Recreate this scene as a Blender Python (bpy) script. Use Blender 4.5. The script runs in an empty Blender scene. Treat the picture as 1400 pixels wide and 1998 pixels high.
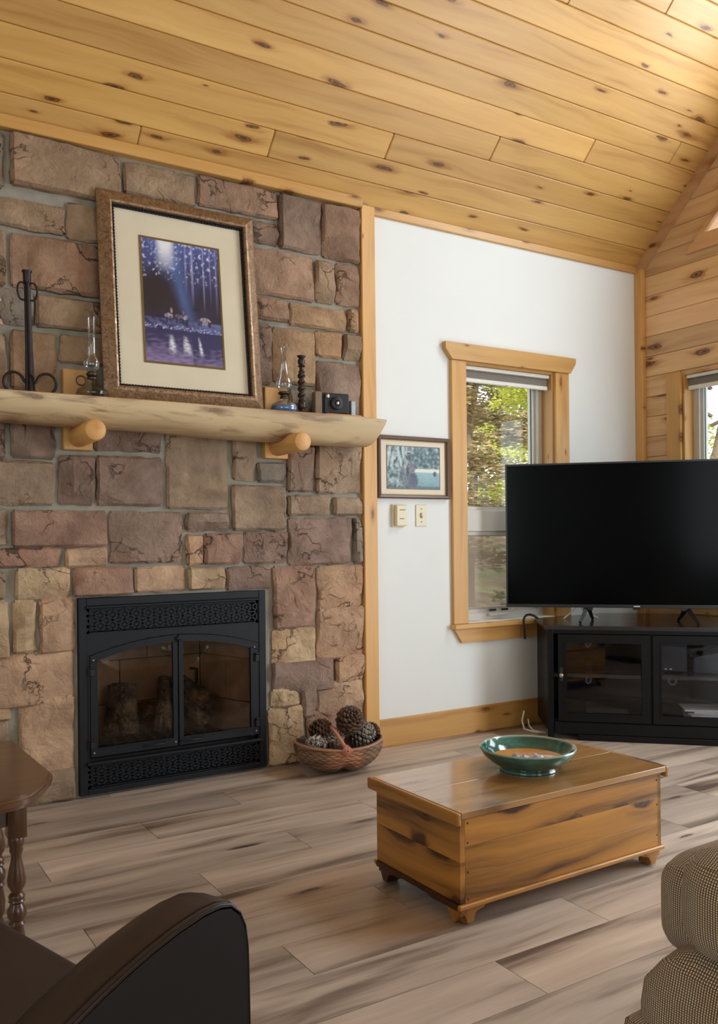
import bpy, bmesh, math, random
from mathutils import Vector, Matrix, noise
random.seed(7)
scene = bpy.context.scene
COL = scene.collection

# ------------------------------------------------------------------ camera, world, lights, exposure
CAM_H = 1.09
YAW = math.atan2(2715.0, 1692.0)
F = Vector((math.cos(YAW), math.sin(YAW), 0)); R = Vector((math.sin(YAW), -math.cos(YAW), 0)); U = Vector((0, 0, 1))
cam = bpy.data.cameras.new('camera'); cam_ob = bpy.data.objects.new('camera', cam); COL.objects.link(cam_ob)
_a = 0.01
Rr = R * math.cos(_a) - U * math.sin(_a); Ur = U * math.cos(_a) + R * math.sin(_a)
_m = Matrix((Rr, Ur, -F)).transposed().to_4x4(); _m.translation = Vector((0, 0, CAM_H))
cam_ob.matrix_world = _m
cam.sensor_fit = 'VERTICAL'; cam.sensor_height = 36.0
cam.lens = 1692.0 / 1998.0 * 36.0
cam.shift_y = 48.0 / 1998.0
cam.clip_start = 0.05; cam.clip_end = 200
scene.camera = cam_ob

world = bpy.data.worlds.new('sky'); scene.world = world; world.use_nodes = True
bg = world.node_tree.nodes['Background']
bg.inputs[0].default_value = (0.80, 0.90, 1.0, 1); bg.inputs[1].default_value = 2.8

def area(name, loc, target, sx, sy, power, col=(1, 1, 1)):
    l = bpy.data.lights.new(name, 'AREA'); l.shape = 'RECTANGLE'; l.size = sx; l.size_y = sy; l.energy = power; l.color = col
    o = bpy.data.objects.new(name, l); COL.objects.link(o); o.location = loc
    o.rotation_euler = (Vector(target) - Vector(loc)).to_track_quat('-Z', 'Y').to_euler()
    return o
# added area lamps for daylight; only the gable window one has an opening behind
area('fill_lamp_gable', (4.425, 1.1, 1.15), (0, 1.1, 1.15), 1.7, 2.0, 86, (0.80, 0.91, 1.0))
area('daylight_gable_window', (4.425, 1.75, 3.33), (0, 1.75, 2.2), 1.6, 0.85, 46, (0.80, 0.91, 1.0))
area('fill_lamp_rear', (-2.46, 0.4, 1.6), (4, 1.6, 1.5), 3.2, 1.9, 66, (0.84, 0.95, 0.99))
area('fill_lamp_side', (1.2, -3.70, 1.6), (1.4, 3, 1.7), 4.6, 1.9, 106, (0.84, 0.95, 0.99))
sun = bpy.data.lights.new('sun', 'SUN'); sun.energy = 6.0; sun.angle = 0.02; sun.color = (1, 0.92, 0.78)
so = bpy.data.objects.new('sun', sun); COL.objects.link(so); so.rotation_euler = (math.radians(48), 0, math.radians(-28))
scene.view_settings.view_transform = 'Standard'; scene.view_settings.look = 'None'
scene.view_settings.exposure = 0.08; scene.view_settings.gamma = 1.0; scene.view_settings.use_curve_mapping = False
try:
    scene.cycles.max_bounces = 8; scene.cycles.diffuse_bounces = 5; scene.cycles.transparent_max_bounces = 12
    scene.cycles.sample_clamp_indirect = 6.0; scene.cycles.caustics_reflective = False; scene.cycles.caustics_refractive = False
    scene.cycles.use_denoising = True
except Exception:
    pass

# ------------------------------------------------------------------ helpers
def lin(r, g, b):
    f = lambda c: (c / 255 / 12.92) if c / 255 <= 0.04045 else ((c / 255 + 0.055) / 1.055) ** 2.4
    return (f(r), f(g), f(b), 1.0)

def finish(bm, name, m, parent=None, smooth=None, center=True, color=None, mesh=None):
    """link a bmesh as ONE object whose origin is the middle of its bounds (in the parent's space)"""
    bm.normal_update()
    c = Vector((0, 0, 0))
    if center and len(bm.verts):
        lo = [min(v.co[i] for v in bm.verts) for i in range(3)]; hi = [max(v.co[i] for v in bm.verts) for i in range(3)]
        c = Vector([(lo[i] + hi[i]) / 2 for i in range(3)])
        for v in bm.verts: v.co -= c
    me = bpy.data.meshes.new(name); bm.to_mesh(me); bm.free()
    ms = m if isinstance(m, (list, tuple)) else [m]
    for x in ms: me.materials.append(x)
    if smooth is not None:
        for p in me.polygons: p.use_smooth = True
        if smooth < 179: me.set_sharp_from_angle(angle=math.radians(smooth))
    o = bpy.data.objects.new(name, me); COL.objects.link(o); o.location = c
    if parent is not None: o.parent = parent
    if color is not None: o.color = color
    return o

def thing(name, label, cat, loc=(0, 0, 0), rz=0.0, group=None):
    o = bpy.data.objects.new(name, None); COL.objects.link(o); o.location = loc; o.rotation_euler = (0, 0, rz)
    o.empty_display_size = 0.05
    return tag(o, label, cat, group)

def tag(o, label, cat, group=None):
    o['label'] = label; o['category'] = cat; o['kind'] = 'thing'
    if group: o['group'] = group
    return o

def struct(o):
    o['kind'] = 'structure'; return o

def box(bm, x0, x1, y0, y1, z0, z1, bev=0.0, seg=1):
    r = bmesh.ops.create_cube(bm, size=1.0)
    vs = r['verts']
    for v in vs:
        v.co = Vector(((x0 + x1) / 2 + v.co.x * (x1 - x0), (y0 + y1) / 2 + v.co.y * (y1 - y0), (z0 + z1) / 2 + v.co.z * (z1 - z0)))
    if bev > 0:
        es = list({e for v in vs for e in v.link_edges})
        bmesh.ops.bevel(bm, geom=es, offset=bev, segments=seg, profile=0.5, affect='EDGES', clamp_overlap=True)
    return bm

def bx(x0, x1, y0, y1, z0, z1, bev=0.0, seg=1):
    return box(bmesh.new(), x0, x1, y0, y1, z0, z1, bev, seg)

def lathe(bm, prof, cx=0, cy=0, z0=0, n=24, cap=True):
    """prof: [(r,z)...] spun about the vertical through (cx,cy)"""
    rings = []
    for r, z in prof:
        rings.append([bm.verts.new((cx + r * math.cos(2 * math.pi * i / n), cy + r * math.sin(2 * math.pi * i / n), z0 + z)) for i in range(n)])
    for a, b in zip(rings, rings[1:]):
        for i in range(n):
            bm.faces.new((a[i], a[(i + 1) % n], b[(i + 1) % n], b[i]))
    if cap:
        bm.faces.new(list(reversed(rings[0]))); bm.faces.new(rings[-1])
    return bm

def tube(bm, pts, rad, n=8, cap=True):
    pts = [Vector(p) for p in pts]; k = len(pts); rings = []; up = None
    for i, p in enumerate(pts):
        t = (pts[min(i + 1, k - 1)] - pts[max(i - 1, 0)]).normalized()
        if up is None:
            up = t.orthogonal().normalized()
        up = (up - t * up.dot(t))
        up = up.normalized() if up.length > 1e-6 else t.orthogonal().normalized()
        s = t.cross(up); r = rad[i] if isinstance(rad, (list, tuple)) else rad
        rings.append([bm.verts.new(p + (up * math.cos(2 * math.pi * j / n) + s * math.sin(2 * math.pi * j / n)) * r) for j in range(n)])
    for a, b in zip(rings, rings[1:]):
        for j in range(n):
            bm.faces.new((a[j], a[(j + 1) % n], b[(j + 1) % n], b[j]))
    if cap:
        bm.faces.new(list(reversed(rings[0]))); bm.faces.new(rings[-1])
    return bm

def prism(bm, poly, axis, t0, t1):
    """extrude a 2-D polygon: axis 'Y' -> poly is (x,z); 'Z' -> (x,y); 'X' -> (y,z)"""
    def P(a, b, t): return (a, t, b) if axis == 'Y' else ((a, b, t) if axis == 'Z' else (t, a, b))
    A = [bm.verts.new(P(a, b, t0)) for a, b in poly]; B = [bm.verts.new(P(a, b, t1)) for a, b in poly]
    n = len(poly)
    f = [bm.faces.new(A), bm.faces.new(list(reversed(B)))]
    for i in range(n): f.append(bm.faces.new((A[i], B[i], B[(i + 1) % n], A[(i + 1) % n])))
    bmesh.ops.recalc_face_normals(bm, faces=f)
    return bm

def strip_prism(bm, top, bot, y0, y1):
    """solid between two polylines (x,z) of equal length, extruded along Y"""
    n = len(top); V = {}
    for nm, y in (('a', y0), ('b', y1)):
        V[nm + 't'] = [bm.verts.new((x, y, z)) for x, z in top]; V[nm + 'b'] = [bm.verts.new((x, y, z)) for x, z in bot]
    fs = []
    for i in range(n - 1):
        fs.append(bm.faces.new((V['at'][i], V['at'][i + 1], V['ab'][i + 1], V['ab'][i])))
        fs.append(bm.faces.new((V['bt'][i], V['bb'][i], V['bb'][i + 1], V['bt'][i + 1])))
        fs.append(bm.faces.new((V['at'][i], V['bt'][i], V['bt'][i + 1], V['at'][i + 1])))
        fs.append(bm.faces.new((V['ab'][i], V['ab'][i + 1], V['bb'][i + 1], V['bb'][i])))
    for i in (0, n - 1): fs.append(bm.faces.new((V['at'][i], V['ab'][i], V['bb'][i], V['bt'][i])))
    bmesh.ops.recalc_face_normals(bm, faces=fs)
    return bm

def frame_ring(bm, x0, x1, z0, z1, w, y0, y1, bev=0.0):
    """four mitred bars around a rectangle in the XZ plane; outer size given, bar width w"""
    o = [(x0, z0), (x1, z0), (x1, z1), (x0, z1)]; i_ = [(x0 + w, z0 + w), (x1 - w, z0 + w), (x1 - w, z1 - w), (x0 + w, z1 - w)]
    for k in range(4):
        prism(bm, [o[k], o[(k + 1) % 4], i_[(k + 1) % 4], i_[k]], 'Y', y0, y1)
    return bm

def copy_tree(o, parent=None):
    c = o.copy(); COL.objects.link(c)
    if parent is not None: c.parent = parent
    for ch in list(o.children): copy_tree(ch, c)
    return c

# ------------------------------------------------------------------ materials
class N:
    def __init__(s, name):
        s.m = bpy.data.materials.new(name); s.m.use_nodes = True; s.t = s.m.node_tree
        s.b = s.t.nodes['Principled BSDF']; s.out = s.t.nodes['Material Output']
    def n(s, typ, **kw):
        x = s.t.nodes.new(typ)
        for k, v in kw.items(): setattr(x, k, v)
        return x
    def put(s, sock, v):
        if isinstance(v, bpy.types.NodeSocket): s.t.links.new(v, sock)
        elif isinstance(v, bpy.types.Node): s.t.links.new(v.outputs[0], sock)
        else: sock.default_value = v
    def math(s, op, a, b=0.0, c=0.0, clamp=False):
        x = s.n('ShaderNodeMath', operation=op, use_clamp=clamp)
        s.put(x.inputs[0], a); s.put(x.inputs[1], b); s.put(x.inputs[2], c)
        return x.outputs[0]
    def vmath(s, op, a, b=(0, 0, 0)):
        x = s.n('ShaderNodeVectorMath', operation=op); s.put(x.inputs[0], a); s.put(x.inputs[1], b); return x.outputs[0]
    def mix(s, f, a, b, mode='MIX'):
        x = s.n('ShaderNodeMix', data_type='RGBA', blend_type=mode)
        s.put(x.inputs[0], f); s.put(x.inputs[6], a); s.put(x.inputs[7], b); return x.outputs[2]
    def noise(s, v, scale, detail=3, rough=0.5, dist=0.0):
        x = s.n('ShaderNodeTexNoise'); s.put(x.inputs['Vector'], v); s.put(x.inputs['Scale'], scale)
        s.put(x.inputs['Detail'], detail); s.put(x.inputs['Roughness'], rough); s.put(x.inputs['Distortion'], dist); return x.outputs['Fac']
    def ramp(s, f, stops):
        x = s.n('ShaderNodeValToRGB'); e = x.color_ramp.elements
        while len(e) < len(stops): e.new(0.5)
        for i, (p, c) in enumerate(stops):
            e[i].position = p; e[i].color = c if len(c) == 4 else (*c, 1)
        s.put(x.inputs[0], f); return x.outputs[0]
    def rng(s, f, a, b, c=0.0, d=1.0):
        x = s.n('ShaderNodeMapRange'); s.put(x.inputs[0], f)
        for i, v in zip((1, 2, 3, 4), (a, b, c, d)): s.put(x.inputs[i], v)
        return x.outputs[0]
    def sep(s, v):
        x = s.n('ShaderNodeSeparateXYZ'); s.put(x.inputs[0], v); return x.outputs
    def comb(s, x_, y_, z_):
        x = s.n('ShaderNodeCombineXYZ'); s.put(x.inputs[0], x_); s.put(x.inputs[1], y_); s.put(x.inputs[2], z_); return x.outputs[0]
    def obj(s): return s.n('ShaderNodeTexCoord').outputs['Object']
    def rnd(s): return s.n('ShaderNodeObjectInfo').outputs['Random']
    def ocol(s): return s.n('ShaderNodeObjectInfo').outputs['Color']
    def bump(s, h, strength=0.3, dist=0.01):
        x = s.n('ShaderNodeBump'); s.put(x.inputs['Height'], h); x.inputs['Strength'].default_value = strength; x.inputs['Distance'].default_value = dist
        s.t.links.new(x.outputs[0], s.b.inputs['Normal'])
    def set(s, **kw):
        for k, v in kw.items(): s.put(s.b.inputs[k.replace('_', ' ')], v)
        return s.m

def plain(name, col, rough=0.5, metal=0.0, mottle=0.08, scale=30, bump=0.0, coat=0.0):
    s = N(name); p = s.obj(); f = s.noise(p, scale, 4)
    d = tuple(c * (1 - mottle * 2) for c in col[:3]) + (1,); l = tuple(min(1, c * (1 + mottle * 1.5)) for c in col[:3]) + (1,)
    s.set(Base_Color=s.mix(f, d, l), Roughness=rough, Metallic=metal)
    if coat: s.b.inputs['Coat Weight'].default_value = coat; s.b.inputs['Coat Roughness'].default_value = 0.08
    if bump: s.bump(s.noise(p, scale * 3, 3), bump, 0.004)
    return s.m

def wood(name, light, dark, along='X', across='Y', knots=0.5, kdens=(2.6, 6.0), krad=0.10, gloss=0.4, streak=0.55, tint=False, grain=16.0, fine=90.0,
         kcol=lin(52, 28, 12), bumpk=0.06, cath=0.35, coat=0.0, stain=0.0):
    """boards: streaky grain that bends around dark knots"""
    s = N(name); o = s.sep(s.obj()); r = s.rnd()
    ix = {'X': 0, 'Y': 1, 'Z': 2}
    a = s.math('ADD', o[ix[along]], s.math('MULTIPLY', r, 37.3)); c = s.math('ADD', o[ix[across]], s.math('MULTIPLY', r, 91.7))
    third = [k for k in 'XYZ' if k not in (along, across)][0]; t = o[ix[third]]
    # knots
    kv = s.comb(s.math('MULTIPLY', a, kdens[0]), s.math('MULTIPLY', c, kdens[1]), 0.0)
    wob = s.n('ShaderNodeTexNoise'); s.put(wob.inputs['Vector'], kv); wob.inputs['Scale'].default_value = 3.5
    kv2 = s.vmath('ADD', kv, s.vmath('MULTIPLY', s.vmath('SUBTRACT', wob.outputs['Color'], (0.5, 0.5, 0.5)), (0.22, 0.22, 0)))
    vo = s.n('ShaderNodeTexVoronoi', voronoi_dimensions='2D'); s.put(vo.inputs['Vector'], kv2); vo.inputs['Scale'].default_value = 1.0
    cs = s.n('ShaderNodeSeparateColor'); s.put(cs.inputs[0], vo.outputs['Color'])
    gate = s.math('LESS_THAN', cs.outputs[0], knots)
    size = s.math('MULTIPLY_ADD', cs.outputs[1], krad * 1.1, krad * 0.4)
    d = s.math('DIVIDE', vo.outputs['Distance'], size)
    kn = s.math('MULTIPLY', gate, s.rng(d, 0.75, 1.15, 1.0, 0.0)); halo = s.math('MULTIPLY', gate, s.rng(d, 0.9, 3.6, 1.0, 0.0))
    halo2 = s.math('MULTIPLY', halo, halo)
    # grain
    base = s.comb(a, s.math('MULTIPLY', c, 1.0), t)
    warp = s.math('MULTIPLY', s.math('SUBTRACT', s.noise(s.comb(s.math('MULTIPLY', a, 1.6), s.math('MULTIPLY', c, 5.0), t), 1.0, 2), 0.5), 0.10)
    cc = s.math('ADD', s.math('ADD', c, warp), s.math('MULTIPLY', halo2, 0.03))
    g1 = s.noise(s.comb(s.math('MULTIPLY', a, 0.7), s.math('MULTIPLY', cc, grain), s.math('MULTIPLY', t, grain)), 1.0, 5, 0.6)
    ph = s.math('MULTIPLY', s.noise(s.comb(s.math('MULTIPLY', a, 0.55), s.math('MULTIPLY', cc, 4.5), 0.0), 1.0, 1), 42.0)
    g3 = s.math('MULTIPLY_ADD', s.math('SINE', ph), 0.5, 0.5)
    g2 = s.noise(s.comb(s.math('MULTIPLY', a, 4.0), s.math('MULTIPLY', cc, fine), t), 1.0, 3)
    big = s.noise(s.comb(s.math('MULTIPLY', a, 0.9), s.math('MULTIPLY', c, 3.0), 0.0), 1.0, 2)
    cen = lambda q, k: s.math('MULTIPLY', s.math('SUBTRACT', q, 0.5), k)
    f = s.math('ADD', s.math('ADD', 0.48, cen(s.rng(g1, 0.3, 0.7), streak)), s.math('ADD', cen(g3, cath * 0.5), cen(g2, 0.22)))
    f = s.math('ADD', f, s.math('MULTIPLY', s.math('SUBTRACT', big, 0.5), 0.5))
    f = s.math('SUBTRACT', f, s.math('MULTIPLY', halo2, 0.5))
    f = s.rng(f, 0.0, 0.95)
    mid = tuple((x * 0.62 + y * 0.38) for x, y in zip(light, dark))
    col = s.ramp(f, [(0.0, dark), (0.42, mid), (1.0, light)])
    if stain:
        st_ = s.noise(s.comb(s.math('MULTIPLY', a, 4.0), s.math('MULTIPLY', c, 26.0), s.math('MULTIPLY', t, 10.0)), 1.0, 4, 0.6, 0.6)
        col = s.mix(s.math('MULTIPLY', s.rng(st_, 0.52, 0.68), stain), col, lin(104, 80, 56))
    br = s.rng(r, 0, 1, 0.86, 1.10)
    col = s.mix(1.0, col, s.comb(br, br, br), 'MULTIPLY')
    if tint: col = s.mix(1.0, col, s.ocol(), 'MULTIPLY')
    ring = s.math('MULTIPLY_ADD', s.math('SINE', s.math('MULTIPLY', d, 9.0)), 0.25, 0.75)
    col = s.mix(s.math('MULTIPLY', kn, ring), col, kcol)
    s.set(Base_Color=col, Roughness=s.math('ADD', gloss, s.math('MULTIPLY', g2, 0.12)))
    if coat: s.b.inputs['Coat Weight'].default_value = coat; s.b.inputs['Coat Roughness'].default_value = 0.12
    s.bump(s.math('ADD', s.math('MULTIPLY', g1, 0.6), s.math('MULTIPLY', g2, 0.4)), bumpk, 0.004)
    return s.m

_cache = {}
def W(kind, along='X', across='Y'):
    k = (kind, along, across)
    if k not in _cache:
        nm = 'wood_%s_%s%s' % (kind, along.lower(), across.lower())
        if kind == 'ceiling': m = wood(nm, lin(218, 172, 102), lin(160, 108, 46), along, across, 0.42, (2.8, 11.0), 0.085, 0.34, tint=True, kcol=lin(64, 36, 18), cath=0.25)
        elif kind == 'gable': m = wood(nm, lin(234, 196, 146), lin(180, 130, 84), along, across, 0.36, (2.6, 8.0), 0.095, 0.42, tint=True, kcol=lin(76, 40, 22))
        elif kind == 'trim': m = wood(nm, lin(216, 168, 98), lin(172, 118, 54), along, across, 0.30, (5.0, 14.0), 0.10, 0.36, kcol=lin(92, 50, 20), cath=0.3)
        elif kind == 'floor': m = wood(nm, lin(210, 193, 176), lin(96, 80, 70), along, across, 0.16, (1.8, 10.0), 0.06, 0.34, streak=0.95, tint=True, grain=9.0, fine=80.0, kcol=lin(70, 58, 50), cath=0.30)
        elif kind == 'chest': m = wood(nm, lin(196, 138, 60), lin(78, 44, 16), along, across, 0.5, (4.2, 9.0), 0.13, 0.30, kcol=lin(50, 25, 10), grain=14.0, cath=0.45, streak=1.0, coat=0.2)
        elif kind == 'chesttop': m = wood(nm, lin(196, 150, 94), lin(130, 90, 46), along, across, 0.25, (3.0, 8.0), 0.09, 0.16, kcol=lin(84, 48, 22), grain=10.0, cath=0.3, coat=0.9)
        elif kind == 'dark': m = wood(nm, lin(98, 64, 38), lin(46, 28, 16), along, across, 0.0, gloss=0.26, coat=0.4, cath=0.3)
        elif kind == 'log': m = wood(nm, lin(226, 200, 156), lin(160, 126, 88), along, across, 0.42, (2.6, 9.0), 0.11, 0.45, kcol=lin(120, 94, 72), grain=6.0, cath=0.2, streak=0.8, stain=0.7)
        elif kind == 'dowel': m = wood(nm, lin(222, 172, 104), lin(178, 122, 60), along, across, 0.0, gloss=0.42)
        _cache[k] = m
    return _cache[k]

def stone_material():
    s = N('field_stone'); p = s.obj(); r = s.rnd()
    q = s.vmath('ADD', p, s.comb(s.math('MULTIPLY', r, 31.0), s.math('MULTIPLY', r, 77.0), 0.0))
    base = s.ocol()
    a = s.noise(q, 4.2, 6, 0.62, 0.6); b = s.noise(q, 30.0, 5, 0.7); c = s.noise(q, 2.6, 3); d = s.noise(q, 9.0, 6, 0.7, 1.2)
    dark = s.mix(1.0, base, (0.62, 0.55, 0.52, 1), 'MULTIPLY'); lite = s.mix(1.0, base, (1.22, 1.20, 1.16, 1), 'MULTIPLY')
    col = s.mix(s.rng(a, 0.34, 0.66), dark, lite)
    col = s.mix(s.math('MULTIPLY', s.rng(c, 0.48, 0.66), 0.5), col, s.mix(1.0, base, (1.06, 0.86, 0.76, 1), 'MULTIPLY'))
    col = s.mix(s.math('MULTIPLY', s.rng(s.noise(s.vmath('ADD', q, (5.0, 9.0, 2.0)), 3.2, 3), 0.54, 0.70), 0.55), col, s.mix(1.0, base, (0.74, 0.74, 0.78, 1), 'MULTIPLY'))
    col = s.mix(s.math('MULTIPLY', s.rng(b, 0.5, 0.72), 0.45), col, s.mix(1.0, base, (0.50, 0.46, 0.44, 1), 'MULTIPLY'))
    # split lines: thin creases where a warped noise crosses its middle value, only here and there
    cr = s.math('ABSOLUTE', s.math('SUBTRACT', s.noise(s.vmath('ADD', q, s.vmath('MULTIPLY', s.comb(d, b, a), (0.10, 0.10, 0.10))), 5.5, 2, 0.5), 0.5))
    crack = s.math('MULTIPLY', s.rng(cr, 0.0, 0.012, 1.0, 0.0), s.rng(c, 0.50, 0.58))
    col = s.mix(s.math('MULTIPLY', crack, 0.65), col, lin(58, 42, 34))
    s.set(Base_Color=col, Roughness=0.88)
    ledge = s.rng(s.noise(q, 5.5, 2, 0.5), 0.495, 0.515)
    h = s.math('ADD', s.math('MULTIPLY', d, 1.1), s.math('ADD', s.math('MULTIPLY', b, 0.35), s.math('MULTIPLY', crack, -0.6)))
    h = s.math('ADD', h, s.math('MULTIPLY', s.math('MULTIPLY', ledge, s.rng(c, 0.46, 0.56)), 0.35))
    s.bump(h, 1.0, 0.022)
    return s.m
# ------------------------------------------------------------------ structure
YW, XW, ZW, ZP = 3.75, 4.45, 2.777, 6.527          # side wall, gable wall, eave height, y+z of the sloped ceiling
M_white = plain('painted_wall', lin(228, 229, 225), 0.75, mottle=0.012, scale=6, bump=0.03)
M_grout = plain('mortar', lin(150, 144, 130), 0.95, mottle=0.14, scale=24, bump=0.5)
M_black = plain('black_steel', lin(12, 17, 24), 0.5, 0.0, mottle=0.10, scale=40)
M_black.node_tree.nodes['Principled BSDF'].inputs['Specular IOR Level'].default_value = 0.35
M_blackdeep = plain('black_paint', lin(9, 10, 13), 0.5, 0.0, mottle=0.1, scale=40)
M_stone = stone_material()
M_vinyl = plain('window_vinyl', lin(205, 200, 190), 0.4, mottle=0.02)
M_ivory = plain('ivory_plastic', lin(220, 208, 176), 0.4, mottle=0.02)

def glass_material(name, tint=(0.96, 0.98, 0.97, 1), refl=1.0, rough=0.0, pw=3.5):
    s = N(name); s.t.nodes.remove(s.b)
    tr = s.n('ShaderNodeBsdfTransparent'); tr.inputs[0].default_value = tint
    gl = s.n('ShaderNodeBsdfGlossy'); gl.inputs['Roughness'].default_value = rough
    fr = s.n('ShaderNodeLayerWeight'); fr.inputs['Blend'].default_value = 0.5
    k = s.math('MULTIPLY_ADD', s.math('POWER', fr.outputs['Facing'], pw), 0.65, 0.045)
    mx = s.n('ShaderNodeMixShader'); s.put(mx.inputs[0], s.math('MULTIPLY', k, refl, clamp=True)); s.t.links.new(tr.outputs[0], mx.inputs[1]); s.t.links.new(gl.outputs[0], mx.inputs[2])
    s.t.links.new(mx.outputs[0], s.out.inputs[0]); return s.m
M_glass = glass_material('clear_glass')
M_glass_smoke = glass_material('smoked_glass', (0.86, 0.82, 0.78, 1), 0.7, 0.02)
M_glass_stand = glass_material('cabinet_glass', (0.86, 0.88, 0.92, 1), 0.5)
def screen_material():
    s = N('insect_screen'); s.t.nodes.remove(s.b)
    tr = s.n('ShaderNodeBsdfTransparent'); tr.inputs[0].default_value = (1, 1, 1, 1)
    df = s.n('ShaderNodeBsdfDiffuse'); df.inputs[0].default_value = lin(172, 160, 146)
    mx = s.n('ShaderNodeMixShader'); mx.inputs[0].default_value = 0.5; s.t.links.new(tr.outputs[0], mx.inputs[1]); s.t.links.new(df.outputs[0], mx.inputs[2])
    s.t.links.new(mx.outputs[0], s.out.inputs[0]); return s.m
M_screen = screen_material()

def world_child(o, parent):
    """parent without moving (parents of the shell carry a location only)"""
    o.parent = parent; o.matrix_parent_inverse = Matrix.Translation(-Vector(parent.location)); return o

# floor slab and its planks: every row is stepped a third of a plank from the last
floor = struct(finish(bx(-2.6, 4.7, -3.9, 3.95, -0.16, -0.012), 'floor', plain('subfloor', lin(60, 48, 40), 0.9)))
edges = [1.515, 1.705, 1.897, 2.08, 2.278, 2.472, 2.672, 2.866, 3.06, 3.27, 3.478, 3.674, 3.80]
while edges[0] > -1.5: edges.insert(0, edges[0] - 0.192)
i0 = edges.index(1.515); PL = 1.262
ofs = {0: 1.46, 1: 0.62, 2: 1.04}
rr = random.Random(5)
M_floor = W('floor', 'X', 'Y')
for k in range(len(edges) - 1):
    x = ofs[(k - i0) % 3] - 4 * PL
    while x < 4.55:
        xa, xb = max(x, -2.0), min(x + PL, 4.55)
        if xb - xa > 0.05:
            v = rr.choice([0.80, 0.92, 1.0, 1.0, 1.08, 1.14]); w = rr.uniform(-0.03, 0.03)
            world_child(finish(bx(xa + 0.0011, xb - 0.0011, edges[k] + 0.0008, edges[k + 1] - 0.0008, -0.012, 0.0), 'plank', M_floor, color=(v * (1 + w), v, v * (1 - w), 1)), floor)
        x += PL

# ceiling: sloped slab with tongue and groove boards under it
cb = bmesh.new(); prism(cb, [(3.95, ZP - 3.95 + 0.03), (0, ZP + 0.03), (-3.95, ZP - 3.95 + 0.03), (-3.95, ZP - 3.95 + 0.25), (0, ZP + 0.25), (3.95, ZP - 3.95 + 0.25)], 'X', -2.6, 4.7)
ceiling = struct(finish(cb, 'ceiling', W('ceiling', 'X', 'Y'), color=(1, 1, 1, 1)))
BW = 0.1275; SQ = 2 ** 0.5; ANG = math.radians(135)
M_ceil = W('ceiling', 'X', 'Y')
rr = random.Random(11)
for k in range(-1, 41):
    s0, s1 = k * BW, (k + 1) * BW
    if 0 <= k <= 5: cuts = [1.197 + 0.599 * k]
    elif k == 9: cuts = [3.02 - 1e-3]
    elif k == 10: cuts = [3.605]
    elif k in (6, 7, 8): cuts = [(-0.4, 0.2, -1.0)[k - 6]]
    else: cuts = [rr.uniform(-1.5, 4.0)]
    xs = [-2.5] + cuts + [4.46]
    for xa, xb in zip(xs, xs[1:]):
        v = rr.uniform(0.93, 1.05)
        o = finish(bx(xa + 0.001, xb - 0.001, -(BW / 2) + 0.0008, BW / 2 - 0.0008, -0.016, 0.0, 0.0045), 'board', M_ceil, color=(v, v * rr.uniform(0.98, 1.01), v * rr.uniform(0.93, 1.03), 1))
        sc = (s0 + s1) / 2
        o.rotation_euler = (ANG, 0, 0)
        o.location = Vector(((xa + xb) / 2, 3.75 - sc / SQ, ZW + sc / SQ)) - Vector((0, -1, -1)).normalized() * 0.008
        world_child(o, ceiling)

# wall_left: painted drywall with the window hole
WX0, WX1, WZ0, WZ1 = 3.03, 3.703, 0.61, 2.05
b = bmesh.new()
box(b, 2.39, WX0, YW, 3.92, -0.05, 2.95); box(b, WX1, 4.62, YW, 3.92, -0.05, 2.95)
box(b, WX0, WX1, YW, 3.92, -0.05, WZ0); box(b, WX0, WX1, YW, 3.92, WZ1, 2.95)
struct(finish(b, 'wall_left', M_white))
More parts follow.
